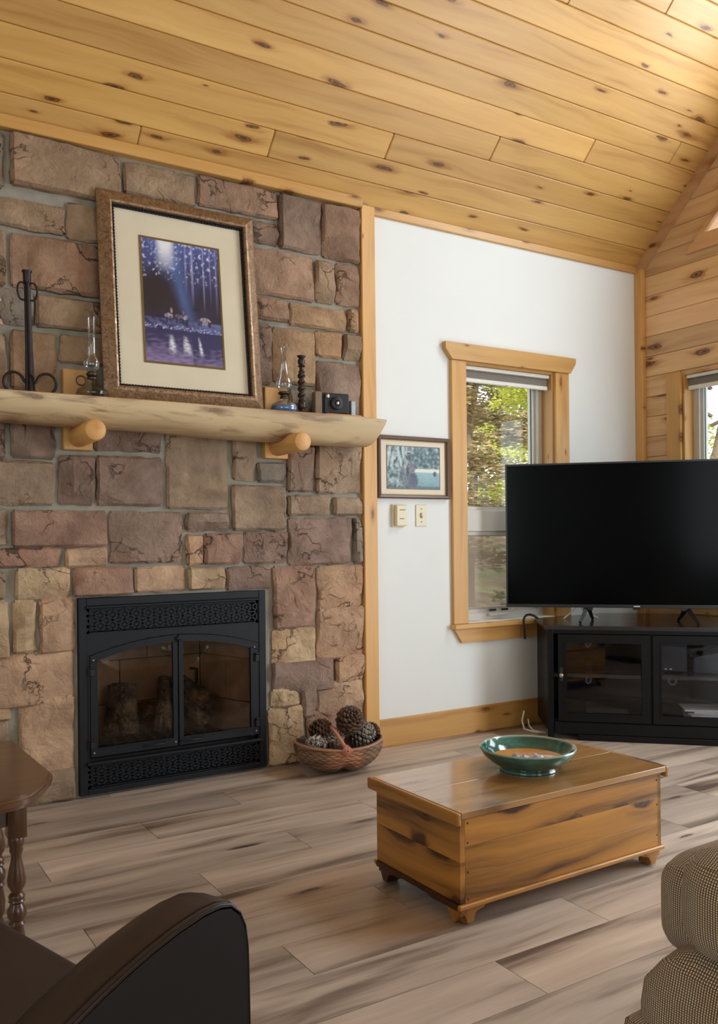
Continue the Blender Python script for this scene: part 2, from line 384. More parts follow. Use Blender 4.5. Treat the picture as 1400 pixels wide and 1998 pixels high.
# chimney breast: mortar bed with the stones set proud of it
YG = 3.735
b = bmesh.new()
box(b, -2.55, 0.925, YG, 3.92, -0.05, 2.95); box(b, 1.79, 2.40, YG, 3.92, -0.05, 2.95); box(b, 0.925, 1.79, YG, 3.92, 0.842, 2.95); box(b, 0.925, 1.79, YG, 3.92, -0.05, 0.004)
chimney = struct(finish(b, 'wall_stone', M_grout))
STONE_COL = dict(g=(150, 140, 126), b=(160, 136, 110), r=(166, 136, 112), d=(134, 112, 96), o=(178, 146, 112), p=(150, 128, 112), k=(166, 144, 120), q=(154, 130, 116), m=(168, 136, 116), t=(194, 162, 132), T=(202, 176, 140))
STONES = [
    (0.514, 0.649, 2.511, 2.738, 'g'), (0.673, 1.122, 2.532, 2.746, 'b'), (1.134, 1.462, 2.588, 2.736, 'b'), (1.474, 1.879, 2.604, 2.744, 'r'), (1.885, 2.116, 2.477, 2.737, 'd'),
    (2.123, 2.336, 2.469, 2.74, 'r'), (0.531, 0.887, 2.359, 2.479, 'b'), (0.892, 1.089, 2.348, 2.507, 'b'), (0.481, 0.651, 2.115, 2.341, 'b'), (0.669, 1.063, 2.119, 2.339, 'r'),
    (1.7, 1.882, 2.485, 2.586, 'd'), (1.712, 2.072, 2.241, 2.462, 'r'), (2.082, 2.19, 2.246, 2.452, 'b'), (2.2, 2.338, 2.249, 2.458, 'r'), (1.724, 1.929, 2.124, 2.232, 'r'),
    (1.935, 2.256, 2.114, 2.223, 'o'), (2.262, 2.341, 2.12, 2.233, 'o'), (1.736, 1.836, 1.816, 2.107, 'p'), (1.846, 2.07, 1.829, 2.097, 'o'), (1.926, 2.069, 1.697, 1.811, 'g'),
    (2.082, 2.226, 1.978, 2.107, 'o'), (2.234, 2.343, 1.976, 2.107, 'b'), (2.081, 2.336, 1.701, 1.959, 'p'), (0.514, 0.759, 1.964, 2.111, 'g'), (0.766, 1.114, 1.967, 2.1, 'b'),
    (0.55, 0.651, 1.687, 1.923, 'b'), (0.665, 0.844, 1.702, 1.943, 'o'), (0.86, 1.057, 1.827, 1.949, 'b'), (0.528, 0.643, 1.416, 1.606, 'p'), (0.664, 0.837, 1.423, 1.616, 'p'),
    (1.001, 1.296, 1.468, 1.606, 'p'), (1.316, 1.609, 1.221, 1.574, 'k'), (1.635, 1.75, 1.358, 1.583, 'k'), (1.757, 1.901, 1.352, 1.449, 'g'), (1.917, 2.064, 1.308, 1.534, 'p'),
    (2.073, 2.339, 1.305, 1.599, 'k'), (0.508, 0.833, 1.232, 1.411, 'k'), (0.849, 0.997, 1.234, 1.443, 'q'), (1.006, 1.298, 1.233, 1.447, 'q'), (1.628, 1.904, 1.125, 1.338, 'k'),
    (1.914, 2.155, 1.195, 1.293, 'k'), (2.171, 2.338, 1.196, 1.287, 'k'), (0.525, 0.647, 1.063, 1.221, 'k'), (0.664, 1.05, 1.059, 1.212, 'm'), (1.06, 1.386, 0.983, 1.21, 'p'),
    (1.403, 1.615, 1.12, 1.208, 'p'), (1.921, 2.274, 0.954, 1.185, 'q'), (2.283, 2.335, 0.958, 1.183, 'g'), (0.523, 0.855, 0.977, 1.059, 'm'), (0.873, 1.051, 0.971, 1.057, 't'),
    (1.404, 1.483, 0.969, 1.109, 't'), (1.489, 1.673, 0.969, 1.113, 'm'), (1.687, 1.908, 0.966, 1.117, 'q'), (0.56, 0.636, 0.851, 0.966, 'k'), (0.676, 0.891, 0.847, 0.973, 'T'),
    (0.903, 1.158, 0.848, 0.971, 'm'), (1.166, 1.401, 0.854, 0.968, 't'), (1.41, 1.587, 0.853, 0.959, 'T'), (1.598, 1.825, 0.846, 0.957, 'q'), (1.837, 2.062, 0.651, 0.953, 'm'),
    (2.08, 2.332, 0.729, 0.949, 't'), (0.559, 0.649, 0.612, 0.848, 'T'), (0.665, 0.754, 0.629, 0.845, 'T'), (0.768, 0.912, 0.618, 0.849, 't'), (1.828, 2.057, 0.481, 0.656, 'T'),
    (2.074, 2.342, 0.482, 0.74, 't'), (0.538, 0.908, 0.408, 0.626, 't'), (1.824, 2.157, 0.335, 0.498, 'q'), (2.173, 2.34, 0.358, 0.499, 't'), (0.555, 0.653, 0.364, 0.443, 'T'),
    (0.555, 0.645, 0.231, 0.372, 'k'), (0.683, 0.905, 0.125, 0.441, 't'), (1.819, 1.975, 0.277, 0.365, 'T'), (1.982, 2.06, 0.215, 0.37, 'q'), (2.067, 2.335, 0.218, 0.374, 't'),
    (0.7, 0.904, 0.004, 0.146, 'k'), (0.553, 0.682, 0.004, 0.233, 'k'), (1.805, 1.98, 0.004, 0.276, 'T'), (2.011, 2.339, 0.01, 0.238, 'm'),
]

rr = random.Random(3)
# stones beyond the frame's left edge, continuing the courses
zz = 0.004
while zz < 2.7:
    h = rr.choice([0.12, 0.2, 0.2, 0.26]); xx = -1.6
    while xx < 0.45:
        w = rr.uniform(0.16, 0.40); xe = min(xx + w, 0.495)
        if xe - xx > 0.07: STONES.append((xx, xe - 0.015, zz, min(zz + h - 0.014, 2.74), rr.choice('bkmtqTp')))
        xx += w
    zz += h

def stone_bm(x0, x1, z0, z1, seed):
    q = random.Random(seed); b = bmesh.new()
    w, h = x1 - x0, z1 - z0
    nx = max(4, min(12, int(w / 0.026))); nz = max(4, min(10, int(h / 0.026)))
    d0 = q.uniform(0.026, 0.044); planes = []
    for _ in range(q.choice([2, 3, 3, 4])):
        an = q.uniform(0, 6.283); planes.append((math.cos(an), math.sin(an), q.uniform(0.20, 0.44), q.uniform(0.05, 0.14)))
    tilt = (q.uniform(-0.012, 0.012), q.uniform(-0.012, 0.012))
    sd = Vector((seed * 1.37, seed * 2.11, 0)); G = []
    for j in range(nz + 1):
        row = []
        for i in range(nx + 1):
            s, t = i / nx, j / nz; edge = (i in (0, nx)) + (j in (0, nz))
            # keep the first inner line close to the rim so that the arris is crisp
            if i == 1: s = min(s, 0.010 / w)
            if i == nx - 1: s = max(s, 1 - 0.010 / w)
            if j == 1: t = min(t, 0.010 / h)
            if j == nz - 1: t = max(t, 1 - 0.010 / h)
            x, z = x0 + s * w, z0 + t * h
            n1 = noise.noise(Vector((x * 9, z * 9, 0)) + sd); n2 = noise.noise(Vector((x * 30, z * 30, 3)) + sd)
            d = d0 + tilt[0] * (s - .5) + tilt[1] * (t - .5) + n1 * 0.008 + n2 * 0.005
            for ca, sa, off, k in planes:
                e = (s - .5) * ca + (t - .5) * sa - off
                if e > 0: d -= e * k * 1.3
            d = max(0.012, d)
            if edge: d = d * 0.62
            if edge == 2:
                x += (0.5 - s) * 0.018; z += (0.5 - t) * 0.018
            if edge:
                x += noise.noise(Vector((z * 22, x * 11, 5)) + sd) * 0.009 * (1 if i in (0, nx) else 0.3)
                z += noise.noise(Vector((x * 22, z * 11, 9)) + sd) * 0.009 * (1 if j in (0, nz) else 0.3)
            row.append(b.verts.new((x, YG - d, z)))
        G.append(row)
    for j in range(nz):
        for i in range(nx): b.faces.new((G[j][i], G[j][i + 1], G[j + 1][i + 1], G[j + 1][i]))
    rim = [G[0][i] for i in range(nx + 1)] + [G[j][nx] for j in range(1, nz + 1)] + [G[nz][i] for i in range(nx - 1, -1, -1)] + [G[j][0] for j in range(nz - 1, 0, -1)]
    bk = [b.verts.new((v.co.x, YG + 0.004, v.co.z)) for v in rim]
    for i in range(len(rim)):
        k = (i + 1) % len(rim); b.faces.new((rim[i], bk[i], bk[k], rim[k]))
    bmesh.ops.recalc_face_normals(b, faces=b.faces)
    return b
for i, (x0, x1, z0, z1, t) in enumerate(STONES):
    c = STONE_COL[t]; v = rr.uniform(0.90, 1.03)
    if 0.5 < x0 < 0.6: x0 = 0.515
    world_child(finish(stone_bm(x0, x1, z0, z1, i + 1), 'stone', M_stone, smooth=24, color=tuple(q * v for q in lin(*c)[:3]) + (1,)), chimney)

# gable wall: backing with two openings, boards on it
G1 = dict(y0=2.45, y1=3.42, z0=0.72, z1=2.062)
b = bmesh.new()
prism(b, [(3.95, -0.05), (-3.95, -0.05), (-3.95, G1['z0']), (3.95, G1['z0'])], 'X', XW + .018, 4.62)
prism(b, [(3.95, G1['z0']), (G1['y1'], G1['z0']), (G1['y1'], G1['z1']), (3.95, G1['z1'])], 'X', XW + .018, 4.62)
prism(b, [(G1['y0'], G1['z0']), (-3.95, G1['z0']), (-3.95, G1['z1']), (G1['y0'], G1['z1'])], 'X', XW + .018, 4.62)
prism(b, [(3.95, G1['z1']), (-3.95, G1['z1']), (-3.95, 2.80), (3.95, 2.80)], 'X', XW + .018, 4.62)
prism(b, [(3.95, 2.80), (3.34, 2.80), (0.90, 5.24), (0.90, 5.9)], 'X', XW + .018, 4.62)
prism(b, [(0.90, 2.80), (-3.95, 2.80), (0, 6.6), (0.90, 5.8)], 'X', XW + .018, 4.62)
wall_right = struct(finish(b, 'wall_right', W('gable', 'Y', 'Z'), color=(1, 1, 1, 1)))
M_gab = W('gable', 'Y', 'Z'); GB = 0.1265; rr = random.Random(23)
for k in range(-19, 26):
    z1 = 2.711 - GB * k; z0 = z1 - GB
    if z1 < 0.01: break
    z0 = max(z0, 0.001)
    zc = (z0 + z1) / 2; segs = []
    yl = lambda z: min(3.75, ZP - z + 0.01)
    g = 0.0009
    if zc > 2.764 + 0.06:
        sl = lambda z: max(0.95, 3.379 - (z - 2.764) + 0.02)
        if yl(z0) - sl(z0) > 0.02 and z1 < 5.3: segs.append([(yl(z0), z0 + g), (yl(z1), z1 - g), (sl(z1), z1 - g), (sl(z0), z0 + g)])
    elif z1 < G1['z1'] + 0.02 and z0 > G1['z0'] - 0.05:
        segs.append([(3.75, z0 + g), (3.75, z1 - g), (3.44, z1 - g), (3.44, z0 + g)]); segs.append([(2.43, z0 + g), (2.43, z1 - g), (-1.0, z1 - g), (-1.0, z0 + g)])
    else:
        cut = rr.uniform(-0.5, 1.5)
        segs.append([(yl(z1), z0 + g), (yl(z1), z1 - g), (cut + g, z1 - g), (cut + g, z0 + g)]); segs.append([(cut - g, z0 + g), (cut - g, z1 - g), (-1.0, z1 - g), (-1.0, z0 + g)])
    for sg in segs:
        bb = bmesh.new(); prism(bb, sg, 'X', XW, XW + 0.018)
        es = [e for e in bb.edges if all(abs(v.co.x - XW) < 1e-4 for v in e.verts)]
        bmesh.ops.bevel(bb, geom=es, offset=0.003, segments=1, affect='EDGES')
        v = rr.uniform(0.90, 1.06)
        world_child(finish(bb, 'board', M_gab, color=(v, v * rr.uniform(.97, 1.01), v * rr.uniform(.93, 1.02), 1)), wall_right)
# the two walls behind the camera
b = bmesh.new(); prism(b, [(3.95, -0.05), (3.95, 2.6), (0, 6.6), (-3.95, 2.6), (-3.95, -0.05)], 'X', -2.62, -2.5)
struct(finish(b, 'wall_rear', M_white))
struct(finish(bx(-2.55, 4.65, -3.92, -3.75, -0.05, 2.9), 'wall_front', M_white))

# trims and baseboard
struct(finish(bx(2.342, 2.424, 3.705, 3.752, 0.0, 2.772, 0.004), 'trim_1', W('trim', 'Z', 'X')))               # board between stone and paint
struct(finish(bx(2.425, 4.44, 3.732, 3.752, 2.742, 2.785, 0.003), 'trim_2', W('trim', 'X', 'Z')))              # under the ceiling, on the painted wall
struct(finish(bx(-2.0, 2.342, 3.690, 3.745, 2.748, 2.80, 0.003), 'trim_3', W('trim', 'X', 'Z')))                # under the ceiling, on the stone
struct(finish(bx(4.415, 4.450, 3.690, 3.750, 0.0, 2.76, 0.003), 'trim_4', W('trim', 'Z', 'Y')))                # corner post
q5 = 0.058 / SQ
b = bmesh.new(); prism(b, [(3.75, ZW), (0.0, ZP), (-q5, ZP - q5), (3.75 - q5, ZW - q5)], 'X', XW - 0.028, XW + 0.002)
struct(finish(b, 'trim_5', W('gable', 'Y', 'Z'), color=(0.80, 0.72, 0.66, 1)))                                  # rake board along the ceiling
struct(finish(bx(2.425, 4.41, 3.733, 3.752, 0.0, 0.142, 0.003), 'baseboard_left', W('trim', 'X', 'Z')))
struct(finish(bx(4.431, 4.452, -1.0, 3.69, 0.0, 0.142, 0.003), 'baseboard_right', W('trim', 'Y', 'Z')))

# windows ------------------------------------------------------------
def root_struct(name, loc, rz):
    o = bpy.data.objects.new(name, None); COL.objects.link(o); o.location = loc; o.rotation_euler = (0, 0, rz); o['kind'] = 'structure'; return o
M_seal = plain('window_gasket', lin(70, 72, 74), 0.6)
def window(name, loc, rz, w, z0, z1, header, sill):
    """local x along the wall from the left jamb, local y outward, wall face at y=0"""
    r = root_struct(name, loc, rz); V = W('trim', 'Z', 'X'); H = W('trim', 'X', 'Z')
    finish(bx(-0.103, 0.0, -0.022, 0.001, z0 - 0.004, z1, 0.003), 'casing', V, r)
    finish(bx(w, w + 0.11, -0.022, 0.001, z0 - 0.004, z1, 0.003), 'casing', V, r)
    if header:
        b = bmesh.new(); prism(b, [(-0.105, z1), (-0.15, z1 + 0.055), (-0.15, z1 + 0.092), (w + 0.155, z1 + 0.092), (w + 0.155, z1 + 0.062), (w + 0.112, z1)], 'Y', -0.034, 0.001)
        finish(b, 'head_casing', H, r)
    if sill:
        finish(bx(-0.115, w + 0.12, -0.05, 0.12, z0 - 0.030, z0 - 0.004, 0.005, 2), 'sill', H, r)
        b = bmesh.new(); prism(b, [(-0.100, z0 - 0.03), (w + 0.10, z0 - 0.03), (w + 0.045, z0 - 0.108), (-0.045, z0 - 0.108)], 'Y', -0.022, 0.001)
        finish(b, 'apron', H, r)
    # jamb liners
    finish(bx(0.0, 0.014, 0.0, 0.165, z0, z1), 'jamb', W('trim', 'Z', 'Y'), r); finish(bx(w - 0.014, w, 0.0, 0.165, z0, z1), 'jamb', W('trim', 'Z', 'Y'), r)
    finish(bx(0.014, w - 0.014, 0.0, 0.165, z1 - 0.014, z1), 'head_jamb', W('trim', 'X', 'Y'), r)
    # vinyl frame, upper light, middle rail, lower light behind an insect screen
    a, c = 0.014, w - 0.014; y = 0.085
    frame_bm = frame_ring(bmesh.new(), a, c, z0, z1 - 0.014, 0.038, y, y + 0.07)
    finish(frame_bm, 'window_frame', M_vinyl, r)
    zr0, zr1 = z0 + (z1 - z0) * 0.349, z0 + (z1 - z0) * 0.434
    finish(bx(a + 0.038, c - 0.038, y + 0.004, y + 0.066, zr0, zr1, 0.004), 'meeting_rail', M_vinyl, r)
    for nm, za, zb in (('sash', zr1, z1 - 0.052), ('sash', z0 + 0.038, zr0)):
        s = finish(frame_ring(bmesh.new(), a + 0.036, c - 0.036, za, zb, 0.020 if za == zr1 else 0.028, y + 0.02, y + 0.06), nm, M_vinyl, r)
        g = bx(a + 0.05, c - 0.05, y + 0.038, y + 0.044, za + 0.012, zb - 0.012)
        for v in g.verts: v.co -= s.location
        finish(g, 'pane', M_glass, s)
        e = frame_ring(bmesh.new(), a + 0.055, c - 0.055, za + 0.019, zb - 0.019, 0.004, y + 0.030, y + 0.037)
        for v in e.verts: v.co -= s.location
        finish(e, 'gasket', M_seal, s)
    finish(bx(a + 0.06, c - 0.06, y + 0.014, y + 0.016, z0 + 0.06, zr0 - 0.02), 'insect_screen', M_screen, r)
    finish(bx(a + 0.205, a + 0.35, y - 0.026, y, z0 + 0.018, z0 + 0.036, 0.006, 2), 'crank_cover', M_vinyl, r)
    for xx in (0.235, 0.325):
        finish(bx(xx, xx + 0.05, y - 0.007, y, z0 + 0.044, z0 + 0.057, 0.002), 'sash_clip', M_blackdeep, r)
    finish(tube(bmesh.new(), [(0.385, y - 0.02, z0 + 0.035), (0.395, y - 0.045, z0 + 0.06), (0.40, y - 0.05, z0 + 0.10)], 0.007), 'crank_handle', M_vinyl, r, smooth=60)
    return r
window('window_1', (WX0, YW, 0), 0, WX1 - WX0, WZ0, WZ1, True, True)
window('window_2', (XW, G1['y1'], 0), -math.pi / 2, G1['y1'] - G1['y0'], G1['z0'], G1['z1'], False, True)
# gable light: sloping triangle of glass in flat casings
r = root_struct('window_3', (XW, 0, 0), 0)
def yz_piece(poly, nm, m, t0=-0.022, t1=0.001):
    b = bmesh.new(); prism(b, poly, 'X', t0, t1); return finish(b, nm, m, r, color=(0.82, 0.74, 0.70, 1))
k = 0.092
yz_piece([(3.379, 2.764), (0.80, 2.764), (0.80, 2.764 + k), (3.379 - k, 2.764 + k)], 'bottom_casing', W('gable', 'Y', 'Z'))
yz_piece([(3.379, 2.764), (3.379 - k, 2.764 + k), (3.379 - k - k * 1.414 + k, 2.764 + k), (0.80, 5.343 - k * 1.414), (0.80, 5.343)], 'rake_casing', W('gable', 'Y', 'Z'))
yz_piece([(3.25, 2.80), (0.85, 2.80), (0.85, 5.20)], 'pane', M_glass, 0.09, 0.096)
# casings added around the fill lamps on solid walls
def ring_x(name, x0, x1, ya, yb, za, zb, w=0.10):
    r_ = root_struct(name, (0, 0, 0), 0)
    for p_ in ((ya - w, yb + w, zb, zb + w), (ya - w, yb + w, za - w, za), (ya - w, ya, za, zb), (yb, yb + w, za, zb)):
        finish(bx(x0, x1, p_[0], p_[1], max(p_[2], 0.0), p_[3], 0.003), 'casing', W('trim', 'Y', 'Z'), r_)
def ring_y(name, y0, y1, xa, xb, za, zb, w=0.10):
    r_ = root_struct(name, (0, 0, 0), 0)
    for p_ in ((xa - w, xb + w, zb, zb + w), (xa - w, xb + w, za - w, za), (xa - w, xa, za, zb), (xb, xb + w, za, zb)):
        finish(bx(p_[0], p_[1], y0, y1, p_[2], p_[3], 0.003), 'casing', W('trim', 'X', 'Z'), r_)
ring_x('lamp_casing_1', 4.40, 4.45, 0.24, 1.96, 0.12, 2.17); ring_x('lamp_casing_2', -2.5, -2.44, -1.22, 2.02, 0.63, 2.57); ring_y('lamp_casing_3', -3.75, -3.66, -1.12, 3.52, 0.63, 2.57)
# roller blinds
M_blind = plain('blind_fabric', lin(120, 112, 102), 0.8, mottle=0.03, scale=60); M_blind_w = plain('blind_bar', lin(226, 222, 212), 0.4, mottle=0.02)
def blind(loc, rz, w, z1, label):
    t = thing('roller_blind', label, 'blind', loc, rz)
    finish(bx(0.016, w - 0.016, 0.012, 0.078, z1 - 0.036, z1 - 0.0145, 0.006, 2), 'cassette', M_blind_w, t)
    b = bmesh.new(); tube(b, [(0.02, 0.05, z1 - 0.052), (w - 0.02, 0.05, z1 - 0.052)], 0.022, 14); finish(b, 'roll', M_blind, t, smooth=50)
    finish(bx(0.02, w - 0.02, 0.030, 0.033, z1 - 0.082, z1 - 0.05), 'fabric', M_blind, t)
    finish(bx(0.02, w - 0.02, 0.024, 0.042, z1 - 0.104, z1 - 0.080, 0.004), 'hem_bar', M_blind_w, t)
    finish(tube(bmesh.new(), [(w / 2, 0.02, z1 - 0.10), (w / 2, 0.02, z1 - 0.112)], 0.008, 10), 'pull_tab', M_ivory, t)
blind((WX0, YW, 0), 0, WX1 - WX0, WZ1, 'grey roller blind rolled up in the window of the white painted wall')
blind((XW, G1['y1'], 0), -math.pi / 2, G1['y1'] - G1['y0'], G1['z1'], 'grey roller blind rolled up in the window of the wooden board wall')

# ------------------------------------------------------------------ outside
hb = bmesh.new(); rr = random.Random(9)
GX, GY = 34, 30; Gd = []
for j in range(GY):
    row = []
    for i in range(GX):
        x = -6 + i * 1.6; y = 4.1 + j * 1.1; 
        if y < 4.2: z = -0.9
        z = -0.9 + max(0, (y - 5)) * 0.10 + 0.5 * noise.noise(Vector((x * .25, y * .25, 1)))
        row.append(hb.verts.new((x, y, z)))
    Gd.append(row)
for j in range(GY - 1):
    for i in range(GX - 1): hb.faces.new((Gd[j][i], Gd[j][i + 1], Gd[j + 1][i + 1], Gd[j + 1][i]))
s = N('leaf_litter'); p = s.obj(); f = s.noise(p, 1.4, 6, 0.7); f2 = s.noise(p, 0.5, 3)
s.set(Base_Color=s.mix(s.rng(f2, 0.45, 0.6), s.ramp(f, [(0.3, lin(120, 92, 66)), (0.7, lin(190, 160, 124))]), s.ramp(f, [(0.3, lin(70, 84, 44)), (0.7, lin(150, 150, 90))])), Roughness=0.95)
o = struct(finish(hb, 'hillside', s.m, smooth=180, center=False))
def leaf_material(name, a, b):
    s = N(name); p = s.obj(); f = s.noise(p, 1.1, 3, 0.6); g = s.noise(p, 14.0, 2)
    c = s.ramp(s.math('ADD', s.math('MULTIPLY', f, 0.6), s.math('MULTIPLY', g, 0.4)), [(0.35, a), (0.65, b)])
    s.set(Base_Color=c, Roughness=0.7)
    tl = s.n('ShaderNodeBsdfTranslucent'); s.put(tl.inputs[0], c); mx = s.n('ShaderNodeMixShader'); mx.inputs[0].default_value = 0.35
    s.t.links.new(s.b.outputs[0], mx.inputs[1]); s.t.links.new(tl.outputs[0], mx.inputs[2]); s.t.links.new(mx.outputs[0], s.out.inputs[0])
    return s.m
LEAF = {'birch': leaf_material('birch_leaves', lin(146, 156, 52), lin(226, 224, 110)), 'pine': leaf_material('pine_needles', lin(104, 98, 66), lin(190, 166, 120)), 'shrub': leaf_material('shrub_leaves', lin(40, 74, 50), lin(120, 126, 78))}
M_bark = plain('bark', lin(112, 92, 74), 0.9, mottle=0.2, scale=12, bump=0.4)
def tree(name, label, cat, x, y, z, h, cw, kind, n, seed, leaf, trunk=0.10, low=0.25, group=None):
    q = random.Random(seed); t = thing(name, label, cat, (x, y, z), 0, group)
    b = bmesh.new(); pts = [(q.uniform(-.06, .06) * i, q.uniform(-.06, .06) * i, h * i / 6) for i in range(6)]
    tube(b, pts, [trunk * (1 - i / 7) for i in range(6)], 7)
    for i in range(10):
        zz = h * q.uniform(low, 0.85); an = q.uniform(0, 6.28); L = cw * q.uniform(.5, .95)
        tube(b, [(0, 0, zz), (math.cos(an) * L * .5, math.sin(an) * L * .5, zz + L * .15), (math.cos(an) * L, math.sin(an) * L, zz + L * .22)], [trunk * .3, trunk * .2, trunk * .08], 5)
    finish(b, 'trunk', M_bark, t, smooth=60, center=False)
    b = bmesh.new(); blobs = []
    for i in range(46):
        u = q.random(); zz = h * (low + (1.02 - low) * u)
        prof = (1 - u) ** 0.6 if kind == 'pine' else math.sin(math.pi * (0.15 + 0.8 * u)) ** 0.8
        an = q.uniform(0, 6.28); rad = cw * prof * math.sqrt(q.random())
        blobs.append((rad * math.cos(an), rad * math.sin(an), zz, cw * q.uniform(.16, .34)))
    for i in range(n):
        bx_, by_, bz_, br = q.choice(blobs)
        d = Vector((q.gauss(0, 1), q.gauss(0, 1), q.gauss(0, .6 if kind != 'pine' else .35))).normalized() * br * q.random() ** .4
        c = Vector((bx_, by_, bz_)) + d; sz = leaf * q.uniform(.6, 1.4)
        m = Matrix.Rotation(q.uniform(0, 6.28), 3, 'Z') @ Matrix.Rotation(q.uniform(-1.2, 1.2), 3, 'X')
        e = 0.35 if kind == 'pine' else 0.7
        b.faces.new([b.verts.new(c + m @ Vector(v)) for v in ((-sz, 0, 0), (0, -sz * e, 0), (sz, 0, 0), (0, sz * e, 0))])
    f = finish(b, 'foliage', LEAF[leaf_kind(kind)], t, center=False); f['kind'] = 'stuff'
    return t
def leaf_kind(k): return k
TREES = [
    ('birch_tree', 'yellow green leafy tree outside the window of the white wall', 'tree', 12.3, 12.8, 6.4, 1.65, 'birch', 22000, 1, 0.045),
    ('pine_tree', 'brownish pine tree with open branches outside the window of the white wall', 'tree', 8.3, 10.2, 4.9, 1.45, 'pine', 20000, 2, 0.05),
    ('pine_tree', 'tall grey brown pine behind the yellow green tree outside', 'tree', 15.0, 18.0, 7.2, 2.6, 'pine', 22000, 3, 0.085),
    ('shrub', 'dark green shrub on the slope low outside the window', 'shrub', 7.6, 8.0, 1.5, 0.6, 'shrub', 4000, 5, 0.035),
    ('shrub', 'brown green bush under the yellow green tree outside', 'shrub', 10.6, 10.4, 2.2, 0.9, 'shrub', 5000, 6, 0.04),
    ('birch_tree', 'yellow tree glimpsed through the window of the wooden board wall', 'tree', 11.6, 8.4, 5.5, 1.5, 'birch', 9000, 4, 0.055),
    ('shrub', 'dark green shrub glimpsed through the window of the wooden board wall', 'shrub', 8.6, 6.1, 2.6, 0.8, 'shrub', 6000, 7, 0.04),
]
for nm, lb, ct, x, y, h, cw, kd, n, sd, lf in TREES:
    z = -0.9 + max(0, (y - 5)) * 0.10 - 0.15 if True else 0
    tree(nm, lb, ct, x, y, z, h, cw, kd, n, sd, lf, trunk=0.11 if ct == 'tree' else 0.04, low=0.25 if ct == 'tree' else 0.1)
# ------------------------------------------------------------------ gas fireplace insert
fp = thing('fireplace_insert', 'black steel gas fireplace with arched glass doors set in the stone wall', 'fireplace', (1.35, 3.72, 0))
def fpart(b, nm, m, parent=None, smooth=None):
    o = finish(b, nm, m, None, smooth); 
    p = parent or fp
    w = Vector(fp.location) + (Vector(p.location) if p is not fp else Vector((0, 0, 0)))
    o.location -= w; o.parent = p; return o
FY = 3.712                                        # front face of the insert
# outer flange
b = bmesh.new()
box(b, 0.922, 0.955, FY - 0.006, FY + 0.03, 0.010, 0.842, 0.002); box(b, 1.752, 1.787, FY - 0.006, FY + 0.03, 0.010, 0.842, 0.002)
box(b, 0.955, 1.752, FY - 0.006, FY + 0.03, 0.808, 0.842, 0.002); box(b, 0.955, 1.752, FY - 0.006, FY + 0.03, 0.010, 0.034, 0.002)
fpart(b, 'outer_flange', M_black)
def lattice(z0, z1, nm, x0=0.962, x1=1.746, cols=15, rows=2):
    """pierced grille: crossing diagonals, small diamonds in the openings, a border"""
    b = bmesh.new(); y0, y1 = FY + 0.002, FY + 0.006
    dx = (x1 - x0) / cols; h = (z1 - z0 - 0.016) / rows; zb = z0 + 0.008
    def bar(p, q, wd):
        d = (Vector(q) - Vector(p)); L = d.length; d /= L; nn = Vector((-d.y, d.x)) * wd / 2
        P = [Vector(p) + nn, Vector(p) - nn, Vector(q) - nn, Vector(q) + nn]
        prism(b, [(v.x, v.y) for v in P], 'Y', y0, y1)
    for r_ in range(rows):
        for c_ in range(cols):
            xa, xb, za, zc = x0 + c_ * dx, x0 + (c_ + 1) * dx, zb + r_ * h, zb + (r_ + 1) * h
            bar((xa, za), (xb, zc), 0.0075); bar((xa, zc), (xb, za), 0.0075)
            if r_ == 0 and rows > 1: pass
            for cx_ in (xa,):
                zm = (za + zc) / 2; prism(b, [(cx_ - dx * .2, zm), (cx_, zm - h * .17), (cx_ + dx * .2, zm), (cx_, zm + h * .17)], 'Y', y0, y1)
                bar((cx_ - dx * .42, zm), (cx_ - dx * .15, zm), 0.004); bar((cx_ + dx * .15, zm), (cx_ + dx * .42, zm), 0.004)
        bar((x0, zb + r_ * h), (x1, zb + r_ * h), 0.0055)
    box(b, x0 - 0.008, x1 + 0.008, y0, y1, z0, z0 + 0.009); box(b, x0 - 0.008, x1 + 0.008, y0, y1, z1 - 0.009, z1)
    box(b, x0 - 0.010, x0 + 0.006, y0, y1, z0, z1); box(b, x1 - 0.006, x1 + 0.010, y0, y1, z0, z1)
    g = fpart(b, nm, M_black); g['kind'] = 'stuff'; return g
lattice(0.690, 0.797, 'upper_grille'); lattice(0.036, 0.134, 'lower_grille')
b = bmesh.new(); box(b, 0.955, 1.752, FY + 0.03, FY + 0.034, 0.012, 0.84); fpart(bx(0.955, 1.752, FY + 0.035, FY + 0.04, 0.685, 0.80), 'upper_duct_back', M_blackdeep); b.free()
fpart(bx(0.955, 1.752, FY + 0.035, FY + 0.04, 0.03, 0.14), 'lower_duct_back', M_blackdeep)
fpart(bx(0.950, 1.757, FY - 0.022, FY + 0.004, 0.797, 0.808, 0.003), 'upper_hood', M_black)
fpart(bx(0.948, 1.760, FY - 0.026, FY + 0.004, 0.137, 0.150, 0.004), 'lower_hood', M_black)
